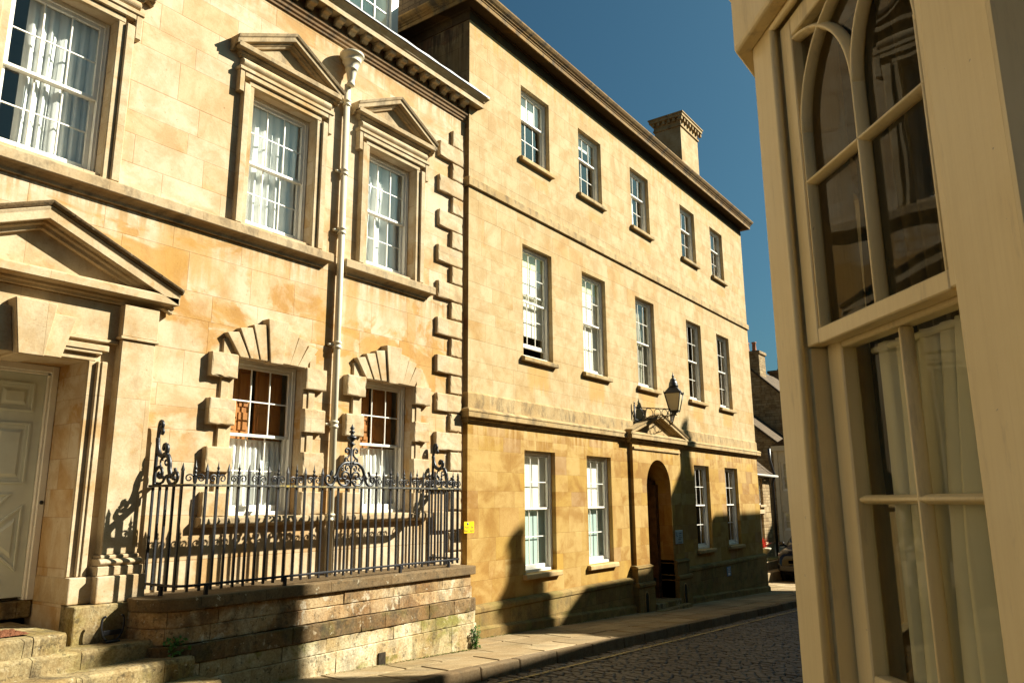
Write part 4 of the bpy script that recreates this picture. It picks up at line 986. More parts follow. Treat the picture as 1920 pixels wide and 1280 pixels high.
# plinth follows the falling pavement at its foot only
def plinth(x0, x1):
    m = MB(); m.box(x0, x1, -0.075, 0.01, -1.3, 0.16)
    m.prism([(0.01,0.161),(-0.075,0.161),(-0.095,0.175),(-0.095,0.235),(-0.08,0.255),(-0.03,0.285),(0.01,0.29)], x0, x1, 'x'); return m
m = plinth(B0-0.08, 15.58); m2 = plinth(18.46, B1+0.08); o2 = len(m.v); m.v += m2.v; m.f += [tuple(i+o2 for i in f) for f in m2.f]; m.sm += m2.sm
build('plinth', m, PLINTH_B, B, bevel=0.006)
m = MB()
for x0, x1 in ((B0-0.1, 15.58), (18.46, B1+0.1)):
    n = 20
    rows = [[(x0+(x1-x0)*i/n, -0.075, zg(x0+(x1-x0)*i/n)+0.17) for i in range(n+1)], [(x0+(x1-x0)*i/n, -0.125, zg(x0+(x1-x0)*i/n)+0.13) for i in range(n+1)], [(x0+(x1-x0)*i/n, -0.13, zg(x0+(x1-x0)*i/n)-0.2) for i in range(n+1)]]
    m.grid(rows, False)
build('plinth_foot', m, PLINTH_B, B)
# pedestals of the doorway with boot niches
for s, (x0, x1) in ((-1, (15.58, 16.37)), (1, (17.69, 18.46))):
    m = MB(); m.box(x0, x1, -0.20, 0.3, -1.3, 0.05)
    m.prism([(0.3,0.051),(-0.20,0.051),(-0.225,0.07),(-0.225,0.13),(-0.19,0.165),(0.3,0.165)], x0-0.02 if s<0 else x0, x1 if s<0 else x1+0.02, 'x')
    m.box(x0+(0.03 if s<0 else 0), x1-(0 if s<0 else 0.03), -0.165, 0.3, 0.166, 0.44); m.prism([(0.3,0.441),(-0.165,0.441),(-0.19,0.46),(-0.18,0.49),(-0.1,0.52),(0.3,0.52)], x0+(0.01 if s<0 else 0), x1-(0 if s<0 else 0.01), 'x')
    pd = build('pedestal', m, PLINTH_B, B, bevel=0.008)
    cx = (x0+x1)/2-0.06
    nb_ = MB(); pts = [(cx-0.075,-0.52),(cx+0.075,-0.52)]+[(cx+0.075*math.cos(math.pi*i/10), -0.14+0.09*math.sin(math.pi*i/10)) for i in range(11)]
    nb_.prism(pts, -0.212, -0.2005); build('boot_niche', nb_, SOIL, pd)
    rim = MB(); arcp = [(cx+0.088*math.cos(math.pi*i/12), -0.206, -0.14+0.10*math.sin(math.pi*i/12)) for i in range(13)]
    rim.tube([(cx+0.088,-0.206,-0.52)]+arcp+[(cx-0.088,-0.206,-0.52)], 0.013, 6); build('niche_rim', rim, TRIM_B, pd)
# small pediment over the entrance
m = MB()
rk = [(0,-0.13),(0.04,-0.13),(0.05,-0.105),(0.08,-0.09),(0.085,-0.065),(0.15,-0.06),(0.15,0.0),(0.165,0.015),(0.18,0.045),(0,0.06)]
m.rake([(15.44,3.43),(17.03,3.93),(18.62,3.43)], rk, -0.075); m.prism([(15.7,3.43),(18.36,3.43),(17.03,3.82)], -0.085, 0.02)
build('pediment', m, WEATHER_B, B, bevel=0.004)
m = MB(); m.box(15.74, 18.30, -0.125, -0.088, 3.06, 3.12); build('lintel_band', m, TRIM_B, B, bevel=0.006)
# deep eaves
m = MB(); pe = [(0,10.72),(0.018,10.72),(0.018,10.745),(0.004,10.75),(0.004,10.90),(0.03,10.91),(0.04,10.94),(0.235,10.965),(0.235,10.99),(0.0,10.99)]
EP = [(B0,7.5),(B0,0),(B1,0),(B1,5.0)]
m.sweep(EP, pe); ev = build('eaves', m, SHADE_B, B, bevel=0.003)
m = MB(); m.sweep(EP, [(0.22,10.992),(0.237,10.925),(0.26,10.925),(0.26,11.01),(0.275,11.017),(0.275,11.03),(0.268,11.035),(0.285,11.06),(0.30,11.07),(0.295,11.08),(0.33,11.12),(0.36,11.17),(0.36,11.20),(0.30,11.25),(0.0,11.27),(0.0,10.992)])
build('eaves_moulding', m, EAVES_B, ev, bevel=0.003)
# windows
def bsill(c, z, win, mat=None):
    m = MB(); m.prism([(0.10,z-0.10),(-0.075,z-0.10),(-0.085,z-0.095),(-0.085,z-0.025),(-0.07,z-0.01),(0.10,z+0.002)], c-0.60, c+0.60, 'x'); build('sill', m, mat or WEATHER_B, win, bevel=0.008)
def board(win, x0, x1, y, z0, z1, mat, nm='blind', th=0.02):
    m = MB(); m.box(x0, x1, y, y+th, z0, z1); return build(nm, m, mat, win, bevel=0.003)
def leaves(win, c, z0, z1, mat, y=0.34):
    """two half-open folding shutter leaves and the lit splayed reveal on the left"""
    m = MB()
    for s in (-1, 1):
        x = c+s*0.47
        m.add([(x,y,z0),(x-s*0.16,y+0.24,z0),(x-s*0.16,y+0.24,z1),(x,y,z1),(x+s*0.02,y+0.02,z0),(x-s*0.14,y+0.26,z0),(x-s*0.14,y+0.26,z1),(x+s*0.02,y+0.02,z1)],
              [(0,1,2,3),(7,6,5,4),(0,4,5,1),(1,5,6,2),(2,6,7,3),(3,7,4,0)])
    build('shutter', m, mat, win)
for i, c in enumerate(WC):
    a, b = c-BW, c+BW
    wn = sash_window(B, a, b, *rowsB['s'], 0.10, 3, 1, 2, 9.53, PAINT_B); bsill(c, 8.59, wn, TRIM_B if i == 0 else None)
    if i == 0: board(wn, a+.03, b-.03, 0.225, 9.62, 10.14, BLIND)
    if i == 1: board(wn, a+.03, b-.03, 0.225, 9.86, 10.14, BLIND); 
    if i == 2: board(wn, a+.03, c+0.05, 0.235, 8.65, 9.6, BLIND)
    wn = sash_window(B, a, b, *rowsB['f'], 0.10, 3, 2, 2, 5.70, PAINT_B, raise_=0.17 if i == 0 else 0.0); bsill(c, 4.58, wn)
    if i in (0, 1):
        board(wn, a+.02, b-.02, 0.225, 5.05 if i == 0 else 4.62, 6.45, BLIND); board(wn, a+.02, b-.02, 0.215, 6.45, 6.77, LIME)
        pass
    if i == 2: 
        board(wn, a+.03, b-.03, 0.33, 6.3, 6.77, ROOM)
        curtain('curtain', a+0.04, b-0.04, 4.62, 6.6, 0.265, GREYC, 'greyish gathered curtain in the middle window above the pedimented townhouse doorway', folds=9, amp=0.022, seed=77)
    if i != 2:
        wn = sash_window(B, a, b, *rowsB['g'], 0.10, 3, 2, 2, 1.78, PAINT); bsill(c, 0.66, wn, TRIM_B)
        if i < 2:
            board(wn, a+.02, b-.02, 0.225, 1.74, 2.81, BLIND)
            board(wn, a+.02, b-.02, 0.235, 0.70, 1.739, SAGE)
# chimney stack on the far gable
ch = MB(); X0, X1, Y0, Y1 = 22.8, 24.3, 1.2, 2.15
ch.box(X0, X1, Y0, Y1, 11.0, 14.370); chs = build('chimney', ch, STONE_B, B, bevel=0.01)
m = MB()
def ring(z0, z1, p): m.box(X0-p, X1+p, Y0-p, Y1+p, z0, z1)
ring(14.371, 14.440, 0.04); ring(14.680, 14.780, 0.14); ring(14.781, 14.830, 0.17); ring(14.442, 14.678, 0.02)
nx, ny = 8, 6
for i in range(nx):
    x = X0-0.12+(X1-X0+0.16)*i/(nx-1)
    m.box(x, x+0.09, Y0-0.11, Y0-0.021, 14.550, 14.679)
for j in range(ny):
    y = Y0-0.05+(Y1-Y0)*j/(ny-1)
    m.box(X0-0.11, X0-0.021, y, y+0.09, 14.550, 14.679)
build('chimney_cap', m, WEATHER_B, chs, bevel=0.006)

# ------------------------------------------------------------------ signs
def text_mesh(body, size):
    cu = bpy.data.curves.new('t', 'FONT'); cu.body = body; cu.size = size; cu.align_x = 'CENTER'; cu.extrude = 0.0006
    o = bpy.data.objects.new('t', cu); col.objects.link(o); bpy.context.view_layer.update()
    me = bpy.data.meshes.new_from_object(o.evaluated_get(bpy.context.evaluated_depsgraph_get()))
    bpy.data.objects.remove(o); return me
def add_text(parent, body, size, x, y, z, mat, name='lettering'):
    me = text_mesh(body, size); b = world_loc(parent)
    for v in me.vertices:
        a = v.co.copy(); v.co = (x+a.x-b.x, y-a.z-b.y, z+a.y-b.z)
    me.materials.clear(); me.materials.append(mat)
    o = bpy.data.objects.new(name, me); col.objects.link(o); o.parent = parent; return o
YEL = plain('yellow_enamel', (0.75,0.50,0.01), 0.35, 0.4, 0.03, 5); INK = plain('sign_ink', (0.03,0.03,0.035), 0.5, 0.3, 0.0, 5)
BLUE = plain('blue_enamel', (0.035,0.16,0.32), 0.4, 0.4, 0.05, 5); PALE = plain('pale_sign_plate', (0.36,0.42,0.42), 0.4, 0.4, 0.04, 5); NAVY = plain('sign_blue_ink', (0.02,0.06,0.14), 0.5, 0.3, 0, 5)
WHT = plain('sign_white_ink', (0.7,0.7,0.7), 0.5, 0.3, 0, 5); BKR = plain('sign_red_ink', (0.45,0.03,0.03), 0.5, 0.3, 0, 5)
t = thing('parking_notice', 'small yellow parking notice with black writing at the corner between the two houses', 'sign', (9.82, -0.09, 1.42))
m = MB(); m.box(9.71, 9.965, -0.10, -0.092, 1.42, 1.60); build('plate', m, YEL, t, bevel=0.002)
m = MB(); m.box(9.75, 9.93, -0.09, 0.0, 1.48, 1.53); build('bracket', m, IRON, t)
m = MB(); m.lathe([(0.001,0),(0.021,0),(0.021,0.002),(0.001,0.002)], 0, 0, 16); m.v = [(9.80+x, -0.1005-z, 1.566+y) for x, y, z in m.v]; build('symbol', m, NAVY, t)
add_text(t, 'Mon - Sat', 0.055, 9.835, -0.1005, 1.495, INK); add_text(t, '8am - 6pm', 0.055, 9.835, -0.1005, 1.44, INK)
t = thing('wall_plaque', 'pale blue plaque with lettering on the wall right of the arched doorway', 'sign', (17.99, -0.12, 0.90))
m = MB(); m.box(17.80, 18.22, -0.115, -0.091, 0.88, 1.20); build('plate', m, PALE, t, bevel=0.004)
m = MB(); m.tube([(17.86,-0.117,1.16),(17.85,-0.117,1.09),(17.87,-0.117,1.055),(17.91,-0.117,1.07)], 0.006, 5); build('emblem', m, NAVY, t)
def dashes(parent, x0, x1, y, z, h, mat, rr):
    """writing too small to read in the photograph: a run of letter-sized strokes"""
    m = MB(); x = x0
    while x < x1:
        l = rr.uniform(0.006, 0.014); m.box(x, min(x+l, x1), y-0.001, y, z, z+h*rr.choice((0.6, 0.65, 1.0))); x += l+rr.choice((0.004, 0.004, 0.012))
    return build('lettering', m, mat, parent)
rq = random.Random(4)
for (z, h, a, b, mt) in ((1.115,0.035,17.99,18.15,NAVY),(1.065,0.03,17.99,18.12,NAVY),(1.015,0.025,17.97,18.16,INK),(0.975,0.03,17.93,18.10,INK),(0.94,0.022,17.93,18.12,PUTTY),(0.905,0.02,17.92,18.13,INK)):
    dashes(t, a, b, -0.116, z, h, mt, rq)
t = thing('blue_notice', 'small blue notice low on the dark plinth below the far ground floor windows', 'sign', (21.3, -0.1, -0.12))
m = MB(); m.box(21.15, 21.45, -0.089, -0.077, -0.13, 0.12); build('plate', m, BLUE, t, bevel=0.002)
for (z, h, a, b, mt) in ((0.075,0.028,21.18,21.42,WHT),(0.03,0.028,21.18,21.40,WHT),(-0.015,0.03,21.18,21.42,WHT)): dashes(t, a, b, -0.0905, z, h, mt, rq)
m = MB(); m.box(21.22, 21.36, -0.0915, -0.0905, -0.105, -0.04); build('symbol', m, WHT, t)

# ------------------------------------------------------------------ lantern on its V-shaped bracket
LX, LYY = 16.99, -0.60
la = thing('wall_lantern', 'black iron street lantern with milky panes on a ringed bracket above the arched doorway', 'street lamp', (LX, LYY, 3.75))
def arm(xw, zr):
    m = MB(); a = Vector((xw, -0.05, 0)); b = Vector((LX, LYY, 0))
    pt = lambda t, z: (a.x+(b.x-a.x)*t, a.y+(b.y-a.y)*t, z)
    m.tube([pt(0,4.03), pt(1,4.03)], 0.012, 6)
    m.tube([pt(0,3.70), pt(0.5,3.80), pt(1,3.90)], 0.011, 6)
    m.tube([(xw,-0.05,3.45),(xw,-0.05,4.10)], 0.02, 6)
    m.lathe([(0.001,4.10),(0.022,4.12),(0.001,4.17)], xw, -0.05, 8)
    L = (b-a).length; s = 0.10
    d_ = (b-a).normalized()
    while s < L-0.05:
        t = s/L; hb = 3.70+0.2*t; r = (4.03-hb)/2-0.012; zc = (4.03+hb)/2
        cx, cy = a.x+d_.x*s, a.y+d_.y*s
        m.tube([(cx+d_.x*r*math.cos(q), cy+d_.y*r*math.cos(q), zc+r*math.sin(q)) for q in [2*math.pi*i/16 for i in range(17)]], 0.008, 5)
        m.lathe([(0.001,zc+r-0.005),(0.016,zc+r+0.005),(0.001,zc+r+0.016)], cx+d_.x*r, cy+d_.y*r, 6)
        s += 2*r+0.012
    build('bracket', m, IRON, la)
arm(15.98, 1); arm(18.0, -1)
def frus(m, z0, r0, z1, r1, rot=0.0):
    c4 = [(math.cos(rot+math.pi/4+k*math.pi/2), math.sin(rot+math.pi/4+k*math.pi/2)) for k in range(4)]
    m.add([(LX+r0*a, LYY+r0*b, z0) for a, b in c4]+[(LX+r1*a, LYY+r1*b, z1) for a, b in c4], [(3,2,1,0),(4,5,6,7),(0,1,5,4),(1,2,6,5),(2,3,7,6),(3,0,4,7)])
rot = R(12)
zb, zt = 3.99, 4.40
m = MB(); frus(m, zb-0.03, 0.12, zb, 0.165, rot); frus(m, zb, 0.165, zb+0.012, 0.165, rot); m.lathe([(0.06,zb-0.10),(0.03,zb-0.06),(0.09,zb-0.03)], LX, LYY, 10); build('base', m, IRON, la)
m = MB(); frus(m, zb+0.013, 0.135, zt, 0.25, rot); build('glass', m, LGLASS, la)
m = MB()
for k_ in range(4):
    q = rot+math.pi/4+k_*math.pi/2
    m.tube([(LX+0.142*math.cos(q), LYY+0.142*math.sin(q), zb), (LX+0.262*math.cos(q), LYY+0.262*math.sin(q), zt)], 0.013, 6)
    m.lathe([(0.001,zt-.01),(0.014,zt+.02),(0.01,zt+.05),(0.001,zt+.075)], LX+0.275*math.cos(q), LYY+0.275*math.sin(q), 8)
build('corner_bar', m, IRON, la)
m = MB(); frus(m, zt, 0.28, zt+0.022, 0.288, rot); frus(m, zt+0.0225, 0.275, zt+0.17, 0.12, rot)
m.lathe([(0.115,zt+.165),(0.115,zt+.20),(0.105,zt+.225),(0.105,zt+.25),(0.09,zt+.29),(0.072,zt+.315),(0.08,zt+.325),(0.06,zt+.36),(0.03,zt+.385),(0.02,zt+.395),(0.03,zt+.42),(0.032,zt+.435),(0.02,zt+.455),(0.01,zt+.47),(0.012,zt+.485),(0.001,zt+.53)], LX, LYY, 14)
build('roof', m, IRON, la)
# ------------------------------------------------------------------ ground, road, pavements
def strip(x0, x1, y0, y1, dz, n=40):
    return [[(x0+(x1-x0)*i/n, y, zg(x0+(x1-x0)*i/n)+dz) for i in range(n+1)] for y in (y0, y1)]
m = MB(); xs = [-1500, -60, -20, 0, 20, 40, 60, 1500]; ys = [-1500, -50, -8, 0, 20, 1500]
m.grid([[(x, y, zg(max(-60, min(60, x)))-0.30) for x in xs] for y in ys], False)
tag(build('ground', m, SOIL), kind='structure')
rr_ = random.Random(21)
KY0, KY1 = -1.60, -1.78
m = MB()                                                     # flags laid in three courses
def flag(x0, x1, y0, y1, dz):
    t = [rr_.uniform(-.006, .006) for _ in range(4)]; c = 0.012
    P = [(x0+c,y0+c),(x1-c,y0+c),(x1-c,y1-c),(x0+c,y1-c)]
    vs = [(x,y,zg(x)-0.15) for x, y in P]+[(x,y,zg(x)+dz+q) for (x, y), q in zip(P, t)]
    m.add(vs, [(4,5,6,7),(0,1,5,4),(1,2,6,5),(2,3,7,6),(3,0,4,7)])
for (ya, yb_) in ((-1.60,-1.12),(-1.12,-0.58),(-0.58,0.05)):
    x = -6+rr_.uniform(0, .5)
    while x < 25.2:
        l = rr_.uniform(0.55, 1.15); flag(x, x+l, ya, yb_, 0.0); x += l
for (ya, yb_) in ((0.05,0.6),(0.6,1.2),(1.2,1.75),(-1.6,-1.1),(-1.1,-0.55),(-0.55,0.05)):
    x = (24.75 if ya >= 0.05 else 25.2)+rr_.uniform(0,.3)
    while x < (30.6 if ya < 0.5 else 33):
        l = rr_.uniform(0.6, 1.2); flag(x, x+l, ya, yb_, 0.0); x += l
tag(build('pavement', m, FLAG, None, (10,-1,zg(10)), bevel=0.008), kind='structure')
m = MB(); m.grid(strip(-8, 34, -1.62, 1.8, -0.03), False); tag(build('pavement_bed', m, SOIL, None, (10,-1,zg(10))), kind='structure')
m = MB(); x = -6
while x < 32:
    l = rr_.uniform(0.75, 1.15); c = .006; dz = rr_.uniform(-.006,.006)
    P = [(x+c, KY1), (x+l-c, KY1), (x+l-c, KY0), (x+c, KY0)]
    vs = [(a,b+(0.012 if i<2 else 0)*0,zg(a)-0.3) for i,(a,b) in enumerate(P)]+[(a,b+(0.018 if i<2 else 0),zg(a)+0.004+dz) for i,(a,b) in enumerate(P)]
    m.add(vs, [(4,5,6,7),(0,1,5,4),(1,2,6,5),(2,3,7,6),(3,0,4,7)]); x += l
tag(build('kerb', m, KERB, None, (10,KY1,zg(10)), bevel=0.02, seg=2), kind='structure')
# stone sett road
RZ = -0.14
m = MB(); m.grid(strip(-8, 60, -6.9, KY1+0.02, RZ-0.022), False)
y = KY1-0.02
rowx = 2.2
while rowx < 28:
    wx = rr_.uniform(0.08, 0.098); y = -1.80-rr_.uniform(0, 0.14)
    while y > -5.9:
        ly = rr_.uniform(0.12, 0.20); dz = RZ+rr_.uniform(-.008, .008); g = 0.006
        x0, x1, y1, y0 = rowx+g, rowx+wx-g, y-g, y-ly+g; q = 0.014
        j = lambda: rr_.uniform(-.004, .004)
        z0 = zg(rowx)+dz
        base = [(x0+j(),y0+j(),z0-.03),(x1+j(),y0+j(),z0-.03),(x1+j(),y1+j(),z0-.03),(x0+j(),y1+j(),z0-.03)]
        mid = [(a,b,z0-.009) for a,b,_ in base]
        top = [(x0+q,y0+q,z0+j()*.6),(x1-q,y0+q,z0+j()*.6),(x1-q,y1-q,z0+j()*.6),(x0+q,y1-q,z0+j()*.6)]
        fs = [(8,9,10,11)]
        for k_ in range(4):
            l_ = (k_+1) % 4; fs += [(k_,l_,l_+4,k_+4),(k_+4,l_+4,l_+8,k_+8)]
        m.add(base+mid+top, fs, False); y -= ly
    rowx += wx
road = build('road', m, SETT, None, (10,-4,zg(10)+RZ)); tag(road, kind='structure')
# painted single yellow line, worn
k = N('worn_yellow_line', 0.7, 0.3); k.color(k.mix(k.ss(k.noise(k.pos, 12, 5, 0.75), 0.42, 0.62), (0.46,0.34,0.10), (0.16,0.125,0.07)))
m = MB(); x = 2.5; ym = -2.12
while x < 29.5:
    m.add([(x+.012,ym-.035,zg(x)+RZ+.014),(x+.098,ym-.035,zg(x+.1)+RZ+.014),(x+.098,ym+.035,zg(x+.1)+RZ+.014),(x+.012,ym+.035,zg(x)+RZ+.014)], [(0,1,2,3)]); x += 0.11
tag(build('road_line', m, k.m, None, (10,ym,zg(10)+RZ)), kind='structure')
m = MB(); m.grid([[(x,y,zg(x)-0.02) for x in range(-10,61,5)] for y in (-9.2,-6.9)], False); tag(build('pavement', m, FLAG, None, (10,-8,zg(10))), kind='structure')

# moss and leaf litter gathered along the foot of the walls
m = MB(); rq = random.Random(44)
for i in range(900):
    if rq.random() < 0.55: x = 9.3-abs(rq.gauss(0, 1.0))*1.3; y = -0.745-abs(rq.gauss(0, 0.02))
    else: x = rq.choice((10.4, 11.6, 12.9, 14.3))+rq.gauss(0, 0.35); y = -0.15-abs(rq.gauss(0, 0.025))
    if x < 5.6 or 9.32 < x < 10.0: continue
    leaf(m, (x, y, zg(x)+0.004), (rq.uniform(-1,1), rq.uniform(-1,.1), rq.uniform(0,0.8)), rq.uniform(0.008,0.026), 0.006, (rq.uniform(-.4,.4), -0.5, 0.8))
tag(build('moss', m, plain('moss', (0.10,0.115,0.025), 0.9, 0.1, 0.5, 40), None, (9,-0.75,zg(9))), kind='stuff')
m = MB()
for i in range(500):
    x = rq.uniform(3, 27); y = -1.83-abs(rq.gauss(0, 0.06))
    leaf(m, (x, y, zg(x)-0.13), (rq.uniform(-1,1), rq.uniform(-1,1), rq.uniform(-.1,.3)), rq.uniform(0.012,0.04), 0.009, (rq.uniform(-.3,.3), rq.uniform(-.3,.3), 1))
tag(build('leaf_litter', m, plain('dry_leaf', (0.17,0.10,0.035), 0.8, 0.2, 0.4, 40), None, (10,-1.85,zg(10)-.13)), kind='stuff')

# ------------------------------------------------------------------ raised terrace beyond the townhouse
m = MB(); m.box(28.9, 60, 1.35, 30, -2.5, -0.72); m.box(29.9, 60, 1.75, 30, -0.719, -0.42)
tag(build('terrace', m, FLAG, None, (35,6,-0.8), bevel=0.02), kind='structure')
m = MB(); m.box(30.1, 34, 1.9, 2.3, -0.425, -0.39); gk = plain('rough_grass', (0.13,0.125,0.045), 0.9, 0.1, 0.5, 30, bump=1.0); tag(build('grass', m, gk, None, (31,2,-0.42)), kind='stuff')

# planter with red leaves
pl = thing('stone_urn', 'pale shallow stone urn on a short stem beyond the end of the townhouse', 'planter', (31.0, 2.08, -0.40))
m = MB(); m.lathe([(0.14,-0.40),(0.14,-0.34),(0.07,-0.30),(0.06,-0.24),(0.12,-0.16),(0.22,-0.06),(0.29,0.02),(0.31,0.06),(0.29,0.075),(0.25,0.05)], 31.0, 2.08, 20); build('bowl', m, plain('pale_urn_stone', (0.55,0.48,0.34), 0.8, 0.2, 0.1, 8, bump=0.3), pl)
m = MB(); m.lathe([(0.001,0.03),(0.255,0.035),(0.255,0.045),(0.001,0.06)], 31.0, 2.08, 16); build('soil', m, SOIL, pl)
rp = thing('red_plant', 'spiky red leaved plant growing in the pale stone urn', 'plant', (31.0, 2.08, 0.05)); m = MB(); rr_ = random.Random(8)
for i in range(90):
    a = rr_.uniform(0, 6.28); e = rr_.uniform(0.35, 1.5); l = rr_.uniform(0.25, 0.5)
    leaf(m, (31.0+0.05*math.cos(a), 2.08+0.05*math.sin(a), 0.05), (math.cos(a)*math.cos(e), math.sin(a)*math.cos(e), math.sin(e)), l, 0.022, (-math.cos(a)*math.sin(e), -math.sin(a)*math.sin(e), math.cos(e)))
build('foliage', m, REDL, rp)

# ------------------------------------------------------------------ houses at the end of the street
h3 = thing('rubble_cottage', 'low rubble stone cottage with two small dark windows one above the other', 'house', (32.5, 2.45, -0.42))
m = MB(); ho = [(32.05,32.62,1.72,2.80),(31.93,32.5,0.22,1.36)]; wall_holes(m, 30.2, 33.62, -0.42, 2.95, 2.45, 0.22, ho)
m.quad((33.62,2.45,-.42),(33.62,6,-.42),(33.62,6,2.95),(33.62,2.45,2.95)); m.quad((30.2,2.45,-.42),(30.2,2.45,2.95),(30.2,6,2.95),(30.2,6,-.42)); build('wall', m, RUBBLE, h3)
m = MB(); m.quad((30.2,2.8,-.42),(33.62,2.8,-.42),(33.62,2.8,2.95),(30.2,2.8,2.95)); build('interior', m, ROOM_D, h3)
for (a, b, c, d) in ho:
    m = MB(); m.box(a, a+.06, 2.55, 2.62, c, d); m.box(b-.06, b, 2.55, 2.62, c, d); m.box(a+.06, b-.06, 2.55, 2.62, d-.06, d); m.box(a+.06, b-.06, 2.55, 2.62, c, c+.06); m.box((a+b)/2-.015, (a+b)/2+.015, 2.555, 2.61, c+.06, d-.06)
    w_ = build('window', m, PAINT_B, h3); g_ = MB(); g_.quad((a,2.59,c),(b,2.59,c),(b,2.59,d),(a,2.59,d)); build('pane', g_, GLASS, w_)
    g_ = MB(); g_.box(a-.12, b+.12, 2.40, 2.46, d+.001, d+.16); build('lintel', g_, TRIM_A, w_, bevel=0.01); g_ = MB(); g_.box(a-.10, b+.10, 2.36, 2.46, c-.10, c-.001); build('sill', g_, TRIM_A, w_, bevel=0.01)
m = MB(); m.grid([[(30.0+(33.9-30.0)*i/12, y, z+0.02*math.sin(i*2.1)) for i in range(13)] for y, z in ((2.25,2.93),(2.5,3.12),(3.2,3.75),(4.0,4.45))], False); build('roof', m, TILE, h3)
m = MB(); m.tube([(30.0,2.20,2.92),(33.95,2.20,2.90)], 0.055, 8); build('gutter', m, plain('pale_gutter', (0.34,0.32,0.27), 0.5, 0.3, 0.1, 5), h3)
m = MB(); m.tube([(33.72,2.36,-0.42),(33.72,2.36,2.6),(33.72,2.25,2.95),(33.72,2.4,3.6),(33.72,2.4,4.1)], 0.06, 8); tag(build('drainpipe', m, IRON, None, (33.72,2.36,-.42)), 'black drainpipe between the rubble cottage and the cream house far down the street', 'drainpipe')
# gabled houses: ridge along x, gable end towards the camera
def gabled(name, label, x0, x1, ya, yr, za, zr, zb, ybk):
    h = thing(name, label, 'house', (x0, yr, zb))
    m = MB(); m.prism([(ya,zb),(ybk,zb),(ybk,za),(yr,zr),(ya,za)], x0, x1, 'x'); build('wall', m, RUBBLE, h)
    m = MB(); sl = (zr-za)/(yr-ya); o = 0.3
    m.prism([(ya-o,za-o*sl+0.03),(yr,zr+0.03),(ybk+o,za-o*sl+0.03),(ybk+o,za-o*sl+0.18),(yr,zr+0.2),(ya-o,za-o*sl+0.18)], x0-0.12, x1+0.1, 'x'); build('roof', m, TILE, h, bevel=0.01); return h
h2 = gabled('gabled_cottage', 'shaded gabled stone cottage with a sunlit tiled roof in front of the taller gable', 43.0, 46.5, 2.5, 7.0, 3.0, 6.75, -1.5, 11.5)
h1 = gabled('gabled_house', 'tall stone gabled house with a chimney on its gable behind the lower cottage roof', 47.0, 56.0, 3.0, 7.3, 5.75, 9.85, -1.5, 11.5)
m = MB(); m.box(46.95, 48.2, 6.68, 7.9, 8.4, 10.85); m.box(46.87, 48.28, 6.6, 7.98, 10.851, 11.05); ck = build('chimney', m, RUBBLE, h1, bevel=0.02)
TERRA = plain('terracotta', (0.36,0.14,0.06), 0.8, 0.2, 0.15, 8)
for y in (7.1, 7.55):
    m = MB(); m.lathe([(0.15,11.05),(0.17,11.1),(0.13,11.2),(0.115,11.6),(0.15,11.64),(0.15,11.7),(0.10,11.7)], 47.5, y, 10); build('chimney_pot', m, TERRA, ck)
hd = gabled('far_house', 'dark roofed house with a chimney just showing beside the cream painted bay', 54.0, 62.0, 2.0, 6.0, 6.0, 9.4, -1.5, 10.0)
m = MB(); m.box(52.5, 54.2, 6.9, 7.8, 7.5, 10.4); m.box(52.4, 54.3, 6.8, 7.9, 10.401, 10.6); cq = build('chimney', m, DARK_A, hd, bevel=0.02)
m = MB(); m.lathe([(0.15,10.6),(0.18,10.7),(0.12,10.8),(0.11,11.3),(0.15,11.35)], 53, 7.2, 10); build('chimney_pot', m, IRON, cq)
ch_ = thing('cream_house', 'cream rendered house with white sash windows behind the parked black car', 'house', (40.0, 2.0, -1.4))
REND = plain('cream_render', (0.62,0.54,0.38), 0.85, 0.2, 0.06, 4)
m = MB(); ho = [(-3.81,-2.95,2.35,3.80),(-3.88,-3.0,0.42,1.32)]
tfx = lambda x, y, z: (40.0+y, -x, z)                      # wall facing -x ; local x runs towards -y
m.tf = tfx; wall_holes(m, -3.93, 1.0, -1.6, 4.36, 0, 0.15, ho); m.box(-4.12, -3.931, -0.05, 3, -1.6, 4.36); m.box(-4.2, 1.1, -0.12, 3, 4.361, 4.62)
m.box(0.8, 1.0, 0.01, 4, -1.6, 4.36); build('wall', m, REND, ch_)
for (a, b, c, d) in ho: sash_window(ch_, a, b, c, d, 0.06, 2, 2, 2, (c+d)/2, PAINT_B, tf=tfx)
m = MB(tfx); m.box(-3.9, 0.8, 0.28, 0.3, -1.5, 4.3); build('interior', m, GREYC, ch_)
m = MB(); m.prism([(-1.1,4.63),(1.6,6.0),(4.2,4.63)], 39.9, 42.9, 'x'); build('roof', m, TILE, ch_)

